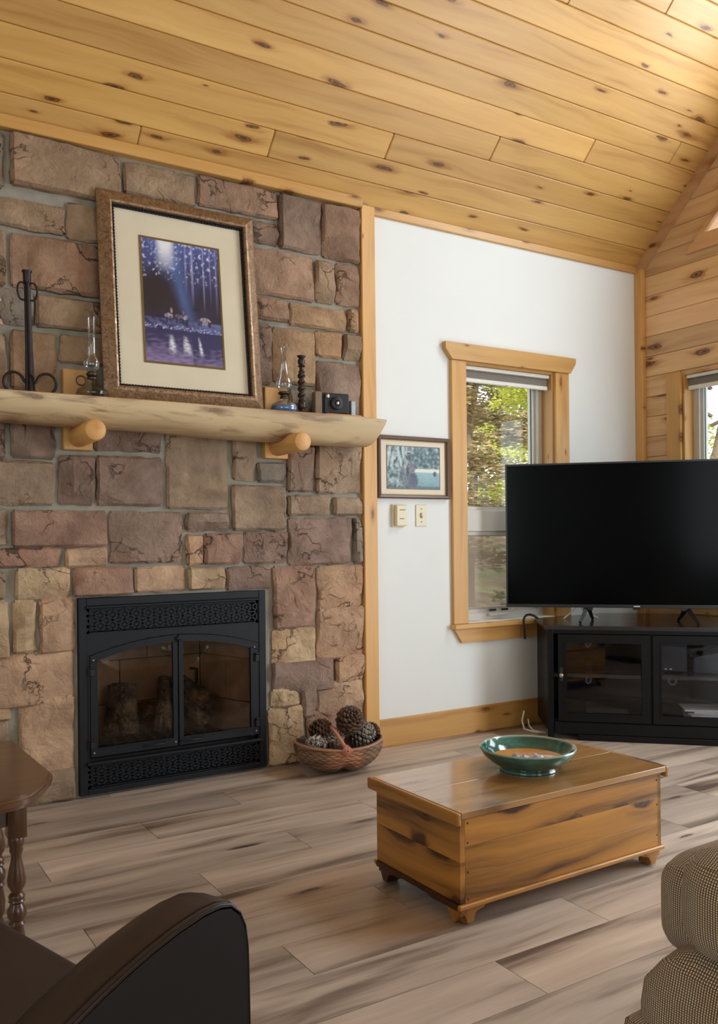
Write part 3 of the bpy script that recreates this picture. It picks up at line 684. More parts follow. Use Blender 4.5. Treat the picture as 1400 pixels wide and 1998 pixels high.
# door surround with arched opening
def arch_z(x): return 0.598 + (0.664 - 0.598) * (1 - ((x - 1.355) / 0.392) ** 2)
xs = [0.964 + (1.746 - 0.964) * i / 20 for i in range(21)]
b = bmesh.new(); strip_prism(b, [(x, 0.690) for x in xs], [(x, arch_z(x)) for x in xs], FY - 0.002, FY + 0.012)
box(b, 0.954, 0.964, FY - 0.002, FY + 0.012, 0.150, 0.690); box(b, 1.746, 1.754, FY - 0.002, FY + 0.012, 0.150, 0.690)
fpart(b, 'arched_surround', M_black)
M_speck = plain('scuffed_steel', lin(140, 140, 140), 0.5, 0.4)
def fdoor(xa, xb, hinge):
    """arched half door: stiles, rails, glass, hinges, screws"""
    A = lambda x: arch_z(x) - 0.003
    n = 14; xs = [xa + (xb - xa) * i / n for i in range(n + 1)]; w = 0.026
    yo, yi = FY - 0.010, FY + 0.006; ztop_in = lambda x: A(x) - 0.030
    b = bmesh.new(); strip_prism(b, [(x, A(x)) for x in xs], [(x, ztop_in(x)) for x in xs], yo, yi)
    zb = 0.170
    wl, wr = (0.030, 0.020) if hinge == 'L' else (0.020, 0.036)
    for x0_, x1_ in ((xa, xa + wl), (xb - wr, xb)):
        xx = [x0_ + (x1_ - x0_) * i / 3 for i in range(4)]
        strip_prism(b, [(x, ztop_in(x) + 0.002) for x in xx], [(x, zb) for x in xx], yo, yi)
    box(b, xa + wl, xb - wr, yo, yi, zb, zb + 0.034)
    d = fpart(b, 'door', M_black)
    g = bmesh.new(); xs2 = [xa + wl - .004 + (xb - xa - wl - wr + .008) * i / n for i in range(n + 1)]
    strip_prism(g, [(x, ztop_in(x) + 0.003) for x in xs2], [(x, zb + 0.030) for x in xs2], FY + 0.0, FY + 0.003)
    fpart(g, 'door_glass', M_glass_smoke, d)
    fpart(bx(xa + wl, xb - wr, yo - 0.003, yo + 0.002, zb + 0.031, zb + 0.037, 0.001), 'glass_bead', M_black, d)
    hx = xa - 0.004 if hinge == 'L' else xb - 0.016
    for zz in (0.54, 0.235):
        h = bmesh.new(); box(h, hx, hx + 0.020, yo - 0.010, yo + 0.004, zz - 0.028, zz + 0.004, 0.002); box(h, hx, hx + 0.022, yo - 0.014, yo, zz + 0.004, zz + 0.012, 0.002); fpart(h, 'hinge', M_blackdeep, d)
    for px_, pz in ((xa + 0.012, zb + 0.017), (xb - 0.012, zb + 0.017), (xa + 0.012 if hinge == 'L' else xb - 0.018, ztop_in(xa if hinge == 'L' else xb) + 0.012)):
        h = bmesh.new(); lathe(h, [(0.0045, 0), (0.0045, 0.004), (0.002, 0.006)], 0, 0, 0, 10)
        bmesh.ops.rotate(h, verts=h.verts, cent=(0, 0, 0), matrix=Matrix.Rotation(math.pi / 2, 3, 'X')); bmesh.ops.translate(h, verts=h.verts, vec=(px_, yo, pz)); fpart(h, 'screw', M_speck, d)
    hx = xb - 0.10 if hinge == 'L' else xa + 0.06
    fpart(tube(bmesh.new(), [(hx - 0.055, yo + 0.001, zb + 0.020), (hx - 0.045, yo - 0.014, zb + 0.020), (hx + 0.035, yo - 0.014, zb + 0.020), (hx + 0.045, yo + 0.001, zb + 0.020)], 0.004, 8), 'handle', M_black, d, 60)
    return d
fdoor(0.968, 1.350, 'L'); fdoor(1.357, 1.742, 'R')
h = bmesh.new(); lathe(h, [(0.011, 0), (0.011, 0.006), (0.005, 0.012)], 0, 0, 0, 14); bmesh.ops.rotate(h, verts=h.verts, cent=(0, 0, 0), matrix=Matrix.Rotation(math.pi / 2, 3, 'X')); bmesh.ops.translate(h, verts=h.verts, vec=(1.352, FY - 0.010, 0.646)); fpart(h, 'latch', M_black)
# firebox: splayed brick-panelled back and sides, floor, roof
M_fbrick = plain('fire_brick', lin(150, 122, 100), 0.9, mottle=0.22, scale=14, bump=0.3)
YB = 4.12
def fb_panel(p0, p1, z0, z1, nm, rows, per, shift=0.0):
    """a wall of bricks between plan points p0 and p1"""
    p0, p1 = Vector(p0), Vector(p1); d = (p1 - p0); L = d.length; d /= L; nrm = Vector((d.y, -d.x))
    back = bmesh.new(); q = [p0, p1, p1 - nrm * -0.02, p0 - nrm * -0.02]
    base = fpart(prism(bmesh.new(), [(v.x, v.y) for v in (p0 + nrm * 0.012, p1 + nrm * 0.012, p1 + nrm * 0.03, p0 + nrm * 0.03)], 'Z', z0, z1), nm, plain('fire_clay', lin(92, 74, 60), 0.95)); back.free()
    h = (z1 - z0) / rows; w = L / per
    for r_ in range(rows):
        u = -w / 2 if r_ % 2 else 0.0
        while u < L - 1e-4:
            a, c = max(u, 0) + 0.003, min(u + w, L) - 0.003
            if c - a > 0.02:
                P = [p0 + d * a, p0 + d * c, p0 + d * c + nrm * 0.014, p0 + d * a + nrm * 0.014]
                fpart(prism(bmesh.new(), [(v.x, v.y) for v in P], 'Z', z0 + r_ * h + 0.003, z0 + (r_ + 1) * h - 0.003), 'brick', M_fbrick, base)
            u += w
fb_panel((1.62, YB), (1.08, YB), 0.10, 0.72, 'back_panel', 3, 2)
fb_panel((1.74, FY + 0.05), (1.62, YB), 0.10, 0.72, 'side_panel', 3, 1); fb_panel((1.08, YB), (0.965, FY + 0.05), 0.10, 0.72, 'side_panel', 3, 1)
fpart(bx(0.955, 1.752, FY + 0.045, YB + 0.05, 0.135, 0.150), 'firebox_floor', M_blackdeep)
fpart(bx(0.955, 1.752, FY + 0.045, YB + 0.05, 0.70, 0.72), 'firebox_roof', M_blackdeep)
b = bmesh.new(); box(b, 0.93, 1.78, 4.17, 4.18, 0.0, 0.86); box(b, 0.93, 0.94, FY + 0.04, 4.17, 0.0, 0.86); box(b, 1.77, 1.78, FY + 0.04, 4.17, 0.0, 0.86); box(b, 0.94, 1.77, FY + 0.04, 4.17, 0.845, 0.86)
fpart(b, 'outer_shell', M_blackdeep)  # unseen shell added behind the firebox to keep outside light from leaking in
b = bmesh.new()
for i in range(9): box(b, 1.10 + i * 0.06, 1.115 + i * 0.06, 3.84, 4.04, 0.175, 0.187)
box(b, 1.08, 1.62, 3.86, 3.875, 0.150, 0.176); box(b, 1.08, 1.62, 4.00, 4.015, 0.150, 0.176)
fpart(b, 'grate', M_blackdeep)
b = bmesh.new(); tube(b, [(1.595, 4.10, 0.19), (1.595, 4.10, 0.44), (1.56, 4.10, 0.445)], 0.008, 8); fpart(b, 'pilot_tube', plain('sooty_tube', lin(24, 22, 20), 0.95), None, 60)
s = N('charred_log'); p = s.obj(); f = s.noise(p, 18, 6, 0.7, 1.0); g = s.noise(p, 5, 3)
vo = s.n('ShaderNodeTexVoronoi', feature='DISTANCE_TO_EDGE'); s.put(vo.inputs['Vector'], p); vo.inputs['Scale'].default_value = 36
s.set(Base_Color=s.mix(s.rng(g, 0.44, 0.62), s.ramp(f, [(0.35, lin(30, 26, 24)), (0.75, lin(92, 88, 84))]), s.ramp(f, [(0.35, lin(62, 52, 44)), (0.7, lin(150, 132, 108))])), Roughness=0.95)
s.bump(s.math('ADD', f, s.math('MULTIPLY', vo.outputs['Distance'], 1.2)), 1.0, 0.03); M_char = s.m
def gas_log(p0, p1, r0, r1, label, seed):
    sd = Vector((seed * 3.1, 0, 0)); b = bmesh.new(); P0, P1 = Vector(p0), Vector(p1); n = 14; k = 12; pts = []
    ax = (P1 - P0).normalized(); up = ax.orthogonal().normalized(); sv = ax.cross(up); rings = []
    for i in range(k + 1):
        t = i / k; c = P0.lerp(P1, t); r_ = r0 + (r1 - r0) * t
        rings.append([b.verts.new(c + (up * math.cos(a) + sv * math.sin(a)) * r_ * (1 + 0.22 * noise.noise(Vector((math.cos(a) * 1.6, math.sin(a) * 1.6, t * 4)) + sd))) for a in [6.283 * j / n for j in range(n)]])
    for A_, B_ in zip(rings, rings[1:]):
        for j in range(n): b.faces.new((A_[j], A_[(j + 1) % n], B_[(j + 1) % n], B_[j]))
    b.faces.new(list(reversed(rings[0]))); b.faces.new(rings[-1])
    return tag(finish(b, 'gas_log', M_char, smooth=50), label, 'log', 'charred logs in the fireplace')
gas_log((1.175, 3.95, 0.19), (1.195, 4.02, 0.41), 0.075, 0.062, 'thick grey charred log standing behind the left glass door of the fireplace', 1)
gas_log((1.22, 4.04, 0.262), (1.47, 4.05, 0.262), 0.052, 0.05, 'dark charred log lying across the back of the fire grate', 4)
gas_log((1.345, 3.90, 0.205), (1.40, 4.01, 0.425), 0.045, 0.030, 'slim pale log leaning beside the middle bar of the fireplace doors', 2)
gas_log((1.44, 3.98, 0.42), (1.60, 3.93, 0.27), 0.038, 0.062, 'dark round log sloping down behind the right glass door of the fireplace', 3)
gas_log((1.425, 3.93, 0.34), (1.545, 3.86, 0.215), 0.024, 0.040, 'small pale split log end low behind the right glass door', 5)

# ------------------------------------------------------------------ mantel
mt = thing('log_mantel', 'long half log mantel of pale peeled wood on the stone wall', 'mantel shelf', (1.4, 3.72, 1.6))
o0 = Vector(mt.location)
def mpart(b, nm, m, smooth=None):
    o = finish(b, nm, m, None, smooth); o.location -= o0; o.parent = mt; return o
b = bmesh.new(); NS = 40; rings = []
x_l, x_r = -0.75, 2.345
for i in range(NS + 1):
    t = i / NS; x = x_l + (x_r - x_l) * t
    w1 = noise.noise(Vector((x * 1.3, 3, 0))) * 0.012; w2 = noise.noise(Vector((x * 2.1, 9, 0))) * 0.008
    ztop = 1.664 - max(0, t - 0.93) * 0.10; zbot = 1.538 + w2 + 0.010 * math.sin(x * 2.4)
    yf = 3.497 + w1
    prof = [(3.722, ztop), (yf + 0.005, ztop), (yf - 0.004, ztop - 0.004), (yf - 0.006, ztop - 0.02), (yf + 0.002, ztop - 0.045), (yf + 0.016, ztop - 0.075), (yf + 0.036, zbot + 0.022), (yf + 0.064, zbot + 0.006), (yf + 0.10, zbot), (3.722, zbot + 0.012)]
    if i == NS: pass
    rings.append([b.verts.new((x - (ztop - z) * (0.42 if t > 0.98 else 0.0), y, z)) for y, z in prof])
for A_, B_ in zip(rings, rings[1:]):
    n = len(A_)
    for j in range(n): b.faces.new((A_[j], A_[(j + 1) % n], B_[(j + 1) % n], B_[j]))
b.faces.new(rings[0]); b.faces.new(list(reversed(rings[-1])))
bmesh.ops.recalc_face_normals(b, faces=b.faces)
mpart(b, 'shelf', W('log', 'X', 'Z'), 40)
for xc, lb in ((0.927, 'round wooden bracket on a board under the mantel below the tall oil lamp'), (1.848, 'round wooden bracket on a board under the mantel below the blue oil lamp')):
    t = thing('mantel_bracket', lb, 'bracket', (xc, 3.735, 1.464), 0, 'brackets under the mantel')
    finish(bx(-0.062, 0.058, -0.045, 0.0, 0.0, 0.336, 0.003), 'bracket_plate', W('dowel', 'Z', 'X'), t)
    b = bmesh.new(); tube(b, [(0, -0.035, 0.056), (0, -0.300, 0.056), (0, -0.304, 0.056)], [0.045, 0.042, 0.038], 20); finish(b, 'bracket_dowel', W('dowel', 'Y', 'Z'), t, 50)

# ------------------------------------------------------------------ pictures
def paint_mesh(w, h, nx, nz, fn, y):
    """printed picture: a fine flat grid whose cells carry the colours of the print"""
    b = bmesh.new(); lay = b.loops.layers.float_color.new('print')
    g = [[b.verts.new((-w / 2 + w * i / nx, y, -h / 2 + h * j / nz)) for i in range(nx + 1)] for j in range(nz + 1)]
    C = [[fn(i / nx, j / nz) for i in range(nx + 1)] for j in range(nz + 1)]
    for j in range(nz):
        for i in range(nx):
            f = b.faces.new((g[j][i], g[j][i + 1], g[j + 1][i + 1], g[j + 1][i]))
            for l, (a, c) in zip(f.loops, ((j, i), (j, i + 1), (j + 1, i + 1), (j + 1, i))): l[lay] = C[a][c]
    return b
s = N('printed_picture'); at = s.n('ShaderNodeAttribute', attribute_name='print'); s.set(Base_Color=at.outputs['Color'], Roughness=0.5); M_print = s.m
def nz_(x, y, k, sd=0): return noise.noise(Vector((x * k, y * k, sd)))
def mixc(a, b, t):
    t = max(0, min(1, t)); return tuple(p + (q - p) * t for p, q in zip(a, b))
def forest(u, v):
    """blue dusk forest, light falling between trunks, riders on a bank above still water"""
    c = lin(44, 40, 74)
    if v > 0.36:
        g = (v - 0.36) / 0.64
        c = mixc(lin(36, 34, 62), lin(76, 92, 160), g * g + 0.25 * nz_(u, v, 9, 2))
        sh = abs(u - (0.60 - 0.32 * g)) / (0.10 + 0.16 * g)          # shaft of light
        c = mixc(c, lin(96, 128, 196), max(0, 1 - sh) * (0.35 + 0.5 * g))
        dk = max(0, 1 - ((u - 0.14) / 0.34) ** 2) * max(0, 1 - ((v - 0.56) / 0.24) ** 2)
        c = mixc(c, lin(28, 22, 34), 1.3 * dk); dk = max(0, 1 - ((u - 0.86) / 0.26) ** 2) * max(0, 1 - ((v - 0.50) / 0.17) ** 2); c = mixc(c, lin(34, 32, 56), 0.8 * dk)
        if v > 0.68:
            sp = nz_(u, v * 1.3, 26, 5) + 0.5 * nz_(u, v, 60, 7)
            c = mixc(c, lin(226, 232, 250), (sp - 0.20 + 0.5 * (v - 0.8)) * 1.6 if sp > 0.1 else 0)
            c = mixc(c, lin(244, 244, 250), max(0, 1 - ((u - 0.30) / 0.13) ** 2) * max(0, (v - 0.74)) * 5)
        for tx, w_, lo, br in ((0.17, 0.014, 0.66, 0.1), (0.555, 0.013, 0.55, 0.7), (0.64, 0.022, 0.48, 1.0), (0.79, 0.014, 0.44, 0.8), (0.88, 0.012, 0.5, 0.55), (0.96, 0.012, 0.42, 0.6)):
            d = abs(u - tx - 0.012 * (v - 0.6)) / w_
            if d < 1 and v > lo: c = mixc(c, lin(178, 172, 216) if br > 0.2 else lin(40, 36, 66), (1 - d) * 0.85 * min(1, br + 0.1) * min(1, (v - lo) * 4))
    elif v > 0.27:
        c = mixc(lin(50, 44, 78), lin(98, 112, 168), 0.5 + 1.2 * nz_(u, v * 2, 14, 3) + (0.3 if u > 0.7 else -0.1))
        if v < 0.31 and nz_(u, v * 3, 40, 8) > 0.22: c = lin(190, 190, 222)
    else:
        g = 1 - v / 0.27
        c = mixc(lin(44, 46, 92), lin(148, 130, 176), g * 1.1 + 0.5 * nz_(u, v * 4, 12, 4) - 0.25 - (0.3 if u > 0.6 else 0))
        for tx, a0 in ((0.33, 0.055), (0.50, 0.060), (0.68, 0.028)):
            d = abs(u - tx - (0.06 if tx > 0.4 else 0.02) * g) / (a0 * (0.5 + g))
            if d < 1 and 0.06 < v < 0.24: c = mixc(c, lin(236, 238, 250), (1 - d) * 1.3 * min(1, (0.24 - v) * 14) * min(1, (v - 0.06) * 14) * (0.8 + 1.2 * nz_(u, v * 6, 20, 6)))
    # riders and horses
    for hx, hz, sx, sz, cc in ((0.31, 0.385, .055, .022, lin(190, 184, 200)), (0.43, 0.385, .045, .022, lin(120, 108, 128)), (0.52, 0.390, .050, .022, lin(206, 200, 214)), (0.78, 0.372, .085, .030, lin(196, 186, 200)), (0.70, 0.362, .022, .03, lin(84, 76, 104)), (0.345, 0.43, .016, .026, lin(214, 170, 160)), (0.50, 0.42, .016, .02, lin(120, 128, 170))):
        d = ((u - hx) / sx) ** 2 + ((v - hz) / sz) ** 2
        if d < 1: c = mixc(cc, lin(60, 52, 80), 0.5 + 0.9 * nz_(u, v, 60, hx * 9))
    for lx in (0.285, 0.335, 0.41, 0.45, 0.495, 0.545, 0.71, 0.73, 0.83, 0.85):
        if abs(u - lx) < 0.007 and 0.325 < v < 0.375: c = lin(40, 34, 56)
    return c
def lakeside(u, v):
    """grey green lakeside with a standing hatted figure"""
    c = mixc(lin(62, 84, 92), lin(168, 190, 190), 0.45 + 0.9 * nz_(u * 2.2, v, 8, 1) + 0.5 * nz_(u, v, 24, 2))
    if v > 0.5 and u < 0.38 and nz_(u, v * .12, 26, 3) > 0.1: c = mixc(c, lin(206, 216, 210), 0.6)
    if v > 0.5 and u > 0.4: c = mixc(c, lin(58, 84, 96), 0.45 + nz_(u, v, 12, 9))
    if v < 0.47 and u > 0.5: c = mixc(lin(150, 182, 188), lin(100, 138, 152), (0.45 - v) * 1.6 + 0.5 * nz_(u, v * 5, 10, 4))
    if 0.40 < v < 0.48 and u > 0.5: c = mixc(c, lin(232, 230, 208), 0.8)
    if v < 0.06 + 0.03 * nz_(u, 0, 9): c = mixc(c, lin(52, 70, 84), 0.6)
    for hx, hz, sx, sz, cc in ((0.40, 0.26, .15, .25, lin(98, 110, 124)), (0.33, 0.30, .09, .22, lin(132, 136, 140)), (0.50, 0.20, .09, .18, lin(92, 92, 112)), (0.44, 0.50, .10, .15, lin(140, 138, 142)), (0.34, 0.50, .05, .12, lin(190, 186, 190)), (0.40, 0.74, .055, .07, lin(92, 88, 98)), (0.40, 0.85, .085, .05, lin(206, 208, 212)), (0.41, 0.84, .05, .025, lin(64, 72, 84)), (0.91, 0.36, .035, .07, lin(70, 74, 82)), (0.38, 0.42, .03, .13, lin(84, 84, 98))):
        d = ((u - hx) / sx) ** 2 + ((v - hz) / sz) ** 2
        if d < 1: c = mixc(mixc(cc, lin(60, 74, 86), 0.4 + 0.9 * nz_(u * 1.6, v, 20, hx * 7)), c, max(0, d - 0.45) + 0.5 * nz_(u, v, 30, hx * 5))
    return c
s = N('antique_frame'); p = s.obj(); f = s.noise(p, 55, 6, 0.75, 1.5); g = s.noise(p, 9, 3)
s.set(Base_Color=s.mix(s.rng(f, 0.4, 0.62), lin(104, 76, 52), s.mix(g, lin(178, 144, 104), lin(158, 130, 106))), Roughness=s.rng(f, 0.3, 0.7, 0.40, 0.22), Metallic=0.45); s.bump(f, 0.25, 0.004); M_oldframe = s.m
M_mat = plain('mat_board', lin(230, 218, 190), 0.85, mottle=0.05, scale=7); M_mat2 = plain('cream_mat', lin(226, 212, 190), 0.85, mottle=0.03, scale=8)
M_bead = plain('dark_beading', lin(28, 28, 36), 0.35, 0.2); M_gilt = plain('gilt_fillet', lin(128, 104, 62), 0.4, 0.4)
PW, PH = 0.722, 0.912
pf = thing('framed_painting', 'large framed print of riders in a blue forest leaning on the mantel', 'picture', (1.366, 3.590, 1.666))
pf.rotation_euler = (math.radians(-6.3), 0, math.radians(0))
def ppart(b, nm, m, parent=pf, smooth=None, off=None):
    for v in b.verts: v.co.z += PH / 2
    o = finish(b, nm, m, parent, smooth); return o
b = bmesh.new(); prof = [(0.0, 0.0), (0.0, -0.008), (0.006, -0.012), (0.040, -0.030), (0.050, -0.033), (0.058, -0.030), (0.061, -0.010), (0.061, 0.0)]
def moulding(b, w, h, prof, y0=0.0):
    """profile (inset from the outer edge, y) swept round a rectangle with mitred corners"""
    R_ = []
    for i_, y in prof: R_.append([b.verts.new(v) for v in ((-w / 2 + i_, y0 + y, -h / 2 + i_), (w / 2 - i_, y0 + y, -h / 2 + i_), (w / 2 - i_, y0 + y, h / 2 - i_), (-w / 2 + i_, y0 + y, h / 2 - i_))])
    fs = []
    for A_, B_ in zip(R_, R_[1:] + R_[:1]):
        for k in range(4): fs.append(b.faces.new((A_[k], A_[(k + 1) % 4], B_[(k + 1) % 4], B_[k])))
    bmesh.ops.recalc_face_normals(b, faces=fs); return b
ppart(moulding(b, PW, PH, prof), 'frame', M_oldframe)
b = moulding(bmesh.new(), PW - 0.116, PH - 0.116, [(0, 0), (0, -0.014), (0.012, -0.012), (0.012, 0)])
ww, hh = PW - 0.122, PH - 0.122
for i in range(58):
    t = -hh / 2 + hh * (i + .5) / 58
    for sx in (-1, 1): box(b, sx * (ww / 2 - 0.004) - 0.0055, sx * (ww / 2 - 0.004) + 0.0055, -0.019, -0.010, t - 0.005, t + 0.003, 0.0015)
for i in range(46):
    t = -ww / 2 + ww * (i + .5) / 46
    for sz in (-1, 1): box(b, t - 0.005, t + 0.003, -0.019, -0.010, sz * (hh / 2 - 0.004) - 0.0055, sz * (hh / 2 - 0.004) + 0.0055, 0.0015)
ppart(b, 'beading', M_bead)
AW, AH = 0.352, 0.545
ppart(bx(-PW / 2 + 0.06, PW / 2 - 0.06, -0.005, -0.002, -PH / 2 + 0.06, PH / 2 - 0.06), 'mat', M_mat)
ppart(moulding(bmesh.new(), AW + 0.018, AH + 0.018, [(0, -0.005), (0, -0.008), (0.009, -0.0075), (0.009, -0.005)]), 'fillet', M_gilt)
ppart(paint_mesh(AW, AH, 104, 160, forest, -0.0065), 'print', M_print)
ppart(bx(-PW / 2 + 0.01, PW / 2 - 0.01, 0.001, 0.006, -PH / 2 + 0.01, PH / 2 - 0.01), 'backing', M_bead)
ppart(bx(-PW / 2 + 0.058, PW / 2 - 0.058, -0.0095, -0.0085, -PH / 2 + 0.058, PH / 2 - 0.058), 'glazing', glass_material('picture_glass', (0.99, 0.99, 0.99, 1), 0.55))
p2 = thing('small_picture', 'small brown framed grey print of a figure by a lake on the white wall', 'picture', (2.676, 3.749, 1.451))
M_brownframe = plain('brown_frame', lin(98, 68, 52), 0.35, mottle=0.1, scale=40)
w2, h2 = 0.462, 0.327
def p2part(b, nm, m): return finish(b, nm, m, p2)
p2part(moulding(bmesh.new(), w2, h2, [(0, 0), (0, -0.022), (0.006, -0.026), (0.016, -0.022), (0.020, -0.010), (0.020, 0)]), 'frame', M_brownframe)
p2part(moulding(bmesh.new(), w2 - 0.038, h2 - 0.038, [(0, -0.002), (0, -0.012), (0.005, -0.010), (0.005, -0.002)]), 'gilt_slip', M_gilt)
p2part(bx(-w2 / 2 + 0.02, w2 / 2 - 0.02, -0.008, -0.004, -h2 / 2 + 0.02, h2 / 2 - 0.02), 'mat', M_mat2)
p2part(moulding(bmesh.new(), 0.346, 0.228, [(0, -0.008), (0, -0.010), (0.004, -0.0095), (0.004, -0.008)]), 'inner_fillet', M_brownframe)
p2part(paint_mesh(0.338, 0.220, 90, 62, lakeside, -0.0092), 'print', M_print)

# ------------------------------------------------------------------ wall controls
t = thing('thermostat', 'cream wall thermostat box below the small picture', 'thermostat', (2.577, 3.75, 1.197))
finish(bx(-0.042, 0.038, -0.012, 0.0, -0.060, 0.060, 0.003), 'back_plate', M_ivory, t)
finish(bx(-0.030, 0.036, -0.036, -0.012, -0.054, 0.056, 0.004), 'cover', M_ivory, t)
M_mark = plain('grey_print', lin(120, 112, 96), 0.6)
for zz, wd in ((0.030, 0.036), (-0.016, 0.028)):
    finish(bx(-0.012, -0.012 + wd, -0.0368, -0.0358, zz - 0.0022, zz + 0.0022), 'mark', M_mark, t)
t = thing('light_switch', 'cream toggle light switch on the white wall beside the window', 'switch', (2.726, 3.75, 1.199))
finish(bx(-0.036, 0.036, -0.006, 0.0, -0.058, 0.058, 0.003), 'switch_plate', M_ivory, t)
finish(bx(-0.006, 0.006, -0.018, -0.005, -0.004, 0.012, 0.002), 'toggle', M_ivory, t)
finish(bx(-0.007, 0.007, -0.0066, -0.005, -0.014, 0.014), 'slot', M_mark, t)
for zz in (-0.034, 0.034):
    b = bmesh.new(); lathe(b, [(0.004, 0), (0.003, 0.0015)], 0, 0, 0, 10); bmesh.ops.rotate(b, verts=b.verts, cent=(0, 0, 0), matrix=Matrix.Rotation(math.pi / 2, 3, 'X')); bmesh.ops.translate(b, verts=b.verts, vec=(0, -0.006, zz)); finish(b, 'screw', M_mark, t)

# ------------------------------------------------------------------ things on the mantel
ZM = 1.664
M_iron = plain('wrought_iron', lin(46, 36, 38), 0.38, 0.6, mottle=0.15, scale=50)
t = thing('candle_holder', 'tall wrought iron candle holder with curled feet at the mantel end', 'candle holder', (0.722, 3.615, ZM))
t.rotation_euler = (0, math.radians(-1.2), 0)
b = bmesh.new()
for i in range(3):
    a = i * 2.094 + 0.5; tube(b, [(math.cos(a) * 0.014, math.sin(a) * 0.012, 0.0), (math.cos(a) * 0.008, math.sin(a) * 0.008, 0.2), (math.cos(a) * 0.006, math.sin(a) * 0.006, 0.445)], [0.008, 0.0075, 0.007], 8)
finish(b, 'stem', M_iron, t, 60)
b = bmesh.new(); lathe(b, [(0.006, 0.435), (0.014, 0.447), (0.0155, 0.452), (0.0155, 0.485), (0.020, 0.492), (0.020, 0.495), (0.013, 0.495), (0.012, 0.46)], n=16, cap=True); finish(b, 'candle_cup', M_iron, t, 40)
def loop_pts(cx_, cz_, r, a0, a1, sx=1, n=14): return [(cx_ + sx * r * math.cos(a0 + (a1 - a0) * i / n), 0, cz_ + r * math.sin(a0 + (a1 - a0) * i / n)) for i in range(n + 1)]
for sx in (-1, 1):
    P = [(sx * 0.004, 0, 0.43)] + [(sx * (0.0215 + 0.016 * math.cos(a)), 0, 0.418 + 0.030 * math.sin(a) * (1 if math.sin(a) > 0 else 1.3)) for a in [math.radians(150 - 240 * i / 12) for i in range(13)]] + [(sx * 0.006, 0, 0.378)]
    finish(tube(bmesh.new(), P, 0.0042, 8), 'cup_curl', M_iron, t, 60)
    P = [(sx * 0.018, 0, 0.05)] + [(sx * (0.062 + 0.038 * math.cos(a)), 0, 0.050 + 0.040 * math.sin(a)) for a in [math.radians(165 - 215 * i / 14) for i in range(15)]] + [(sx * 0.072, 0, 0.002)]
    finish(tube(bmesh.new(), P, 0.0055, 8), 'foot', M_iron, t, 60)
finish(tube(bmesh.new(), [(0, -0.01, 0.08), (0, -0.05, 0.06), (0, -0.07, 0.003)], 0.0055, 8), 'foot', M_iron, t, 60)
# ornament whose tips reach in from the left
M_copper = plain('rose_metal', lin(196, 160, 146), 0.3, 0.6)
t = thing('metal_ornament', 'pinkish metal ornament with a ball tip at the left mantel end', 'ornament', (0.50, 3.62, ZM))
finish(tube(bmesh.new(), [(0, 0, 0), (0.0, 0, 0.20), (0.03, 0, 0.32), (0.10, 0, 0.366)], 0.004, 8), 'stem', M_copper, t, 60)
b = bmesh.new(); bmesh.ops.create_icosphere(b, subdivisions=2, radius=0.010); bmesh.ops.translate(b, verts=b.verts, vec=(0.107, 0, 0.366)); finish(b, 'ball_tip', M_copper, t, 180)
b = bmesh.new(); prism(b, [(0.0, 0.356), (0.015, 0.366), (0.115, 0.289), (0.123, 0.268), (0.104, 0.272)], 'Y', -0.006, 0.006); finish(b, 'blade', M_copper, t)
b = bmesh.new(); lathe(b, [(0.05, 0), (0.05, 0.006), (0.02, 0.012), (0.005, 0.02)], n=20); finish(b, 'base', M_copper, t, 40)
# oil lamps
M_lampglass = glass_material('lamp_glass', (0.94, 0.95, 0.96, 1), 1.5, 0.0, 1.8)
M_lampbase = glass_material('grey_lamp_glass', (0.66, 0.70, 0.72, 1), 1.3)
M_brass = plain('dark_brass', lin(70, 58, 46), 0.35, 0.7)
s = N('blue_lamp_oil'); s.set(Base_Color=lin(84, 132, 176), Roughness=0.1); M_oil = s.m
t = thing('oil_lamp', 'clear glass oil lamp with a tall straight chimney left of the large picture', 'oil lamp', (0.955, 3.585, ZM))
b = bmesh.new(); lathe(b, [(0.045, 0.0), (0.058, 0.006), (0.064, 0.020), (0.058, 0.036), (0.036, 0.052), (0.022, 0.062), (0.018, 0.082)], n=28); finish(b, 'font', M_lampbase, t, 60)
b = bmesh.new(); lathe(b, [(0.020, 0.080), (0.021, 0.086), (0.016, 0.090), (0.022, 0.096), (0.022, 0.104), (0.014, 0.112)], n=20); finish(b, 'burner', M_brass, t, 40)
b = bmesh.new(); lathe(b, [(0.014, 0.106), (0.022, 0.114), (0.031, 0.130), (0.033, 0.145), (0.030, 0.160), (0.020, 0.174), (0.0165, 0.186), (0.0160, 0.26), (0.0165, 0.335)], n=24, cap=False); finish(b, 'chimney', M_lampglass, t, 180)
P = [(-0.030, -0.03, 0.066)] + [(-0.050 + 0.019 * math.cos(a), -0.03, 0.066 + 0.019 * math.sin(a)) for a in [6.283 * i / 16 for i in range(1, 17)]]
finish(tube(bmesh.new(), P, 0.0035, 8), 'finger_loop', M_brass, t, 60)
t = thing('oil_lamp', 'small oil lamp with blue oil and a bulging chimney right of the large picture', 'oil lamp', (1.842, 3.60, ZM))
b = bmesh.new(); lathe(b, [(0.050, 0.0), (0.060, 0.006), (0.065, 0.024), (0.058, 0.044), (0.034, 0.056), (0.020, 0.062), (0.019, 0.076)], n=28); finish(b, 'font', M_lampglass, t, 60)
b = bmesh.new(); lathe(b, [(0.046, 0.006), (0.055, 0.010), (0.060, 0.024), (0.056, 0.036)], n=24); finish(b, 'lamp_oil', M_oil, t, 50)
b = bmesh.new(); lathe(b, [(0.020, 0.070), (0.021, 0.076), (0.017, 0.080), (0.017, 0.086), (0.029, 0.092), (0.029, 0.098), (0.014, 0.104)], n=20); finish(b, 'burner', M_brass, t, 40)
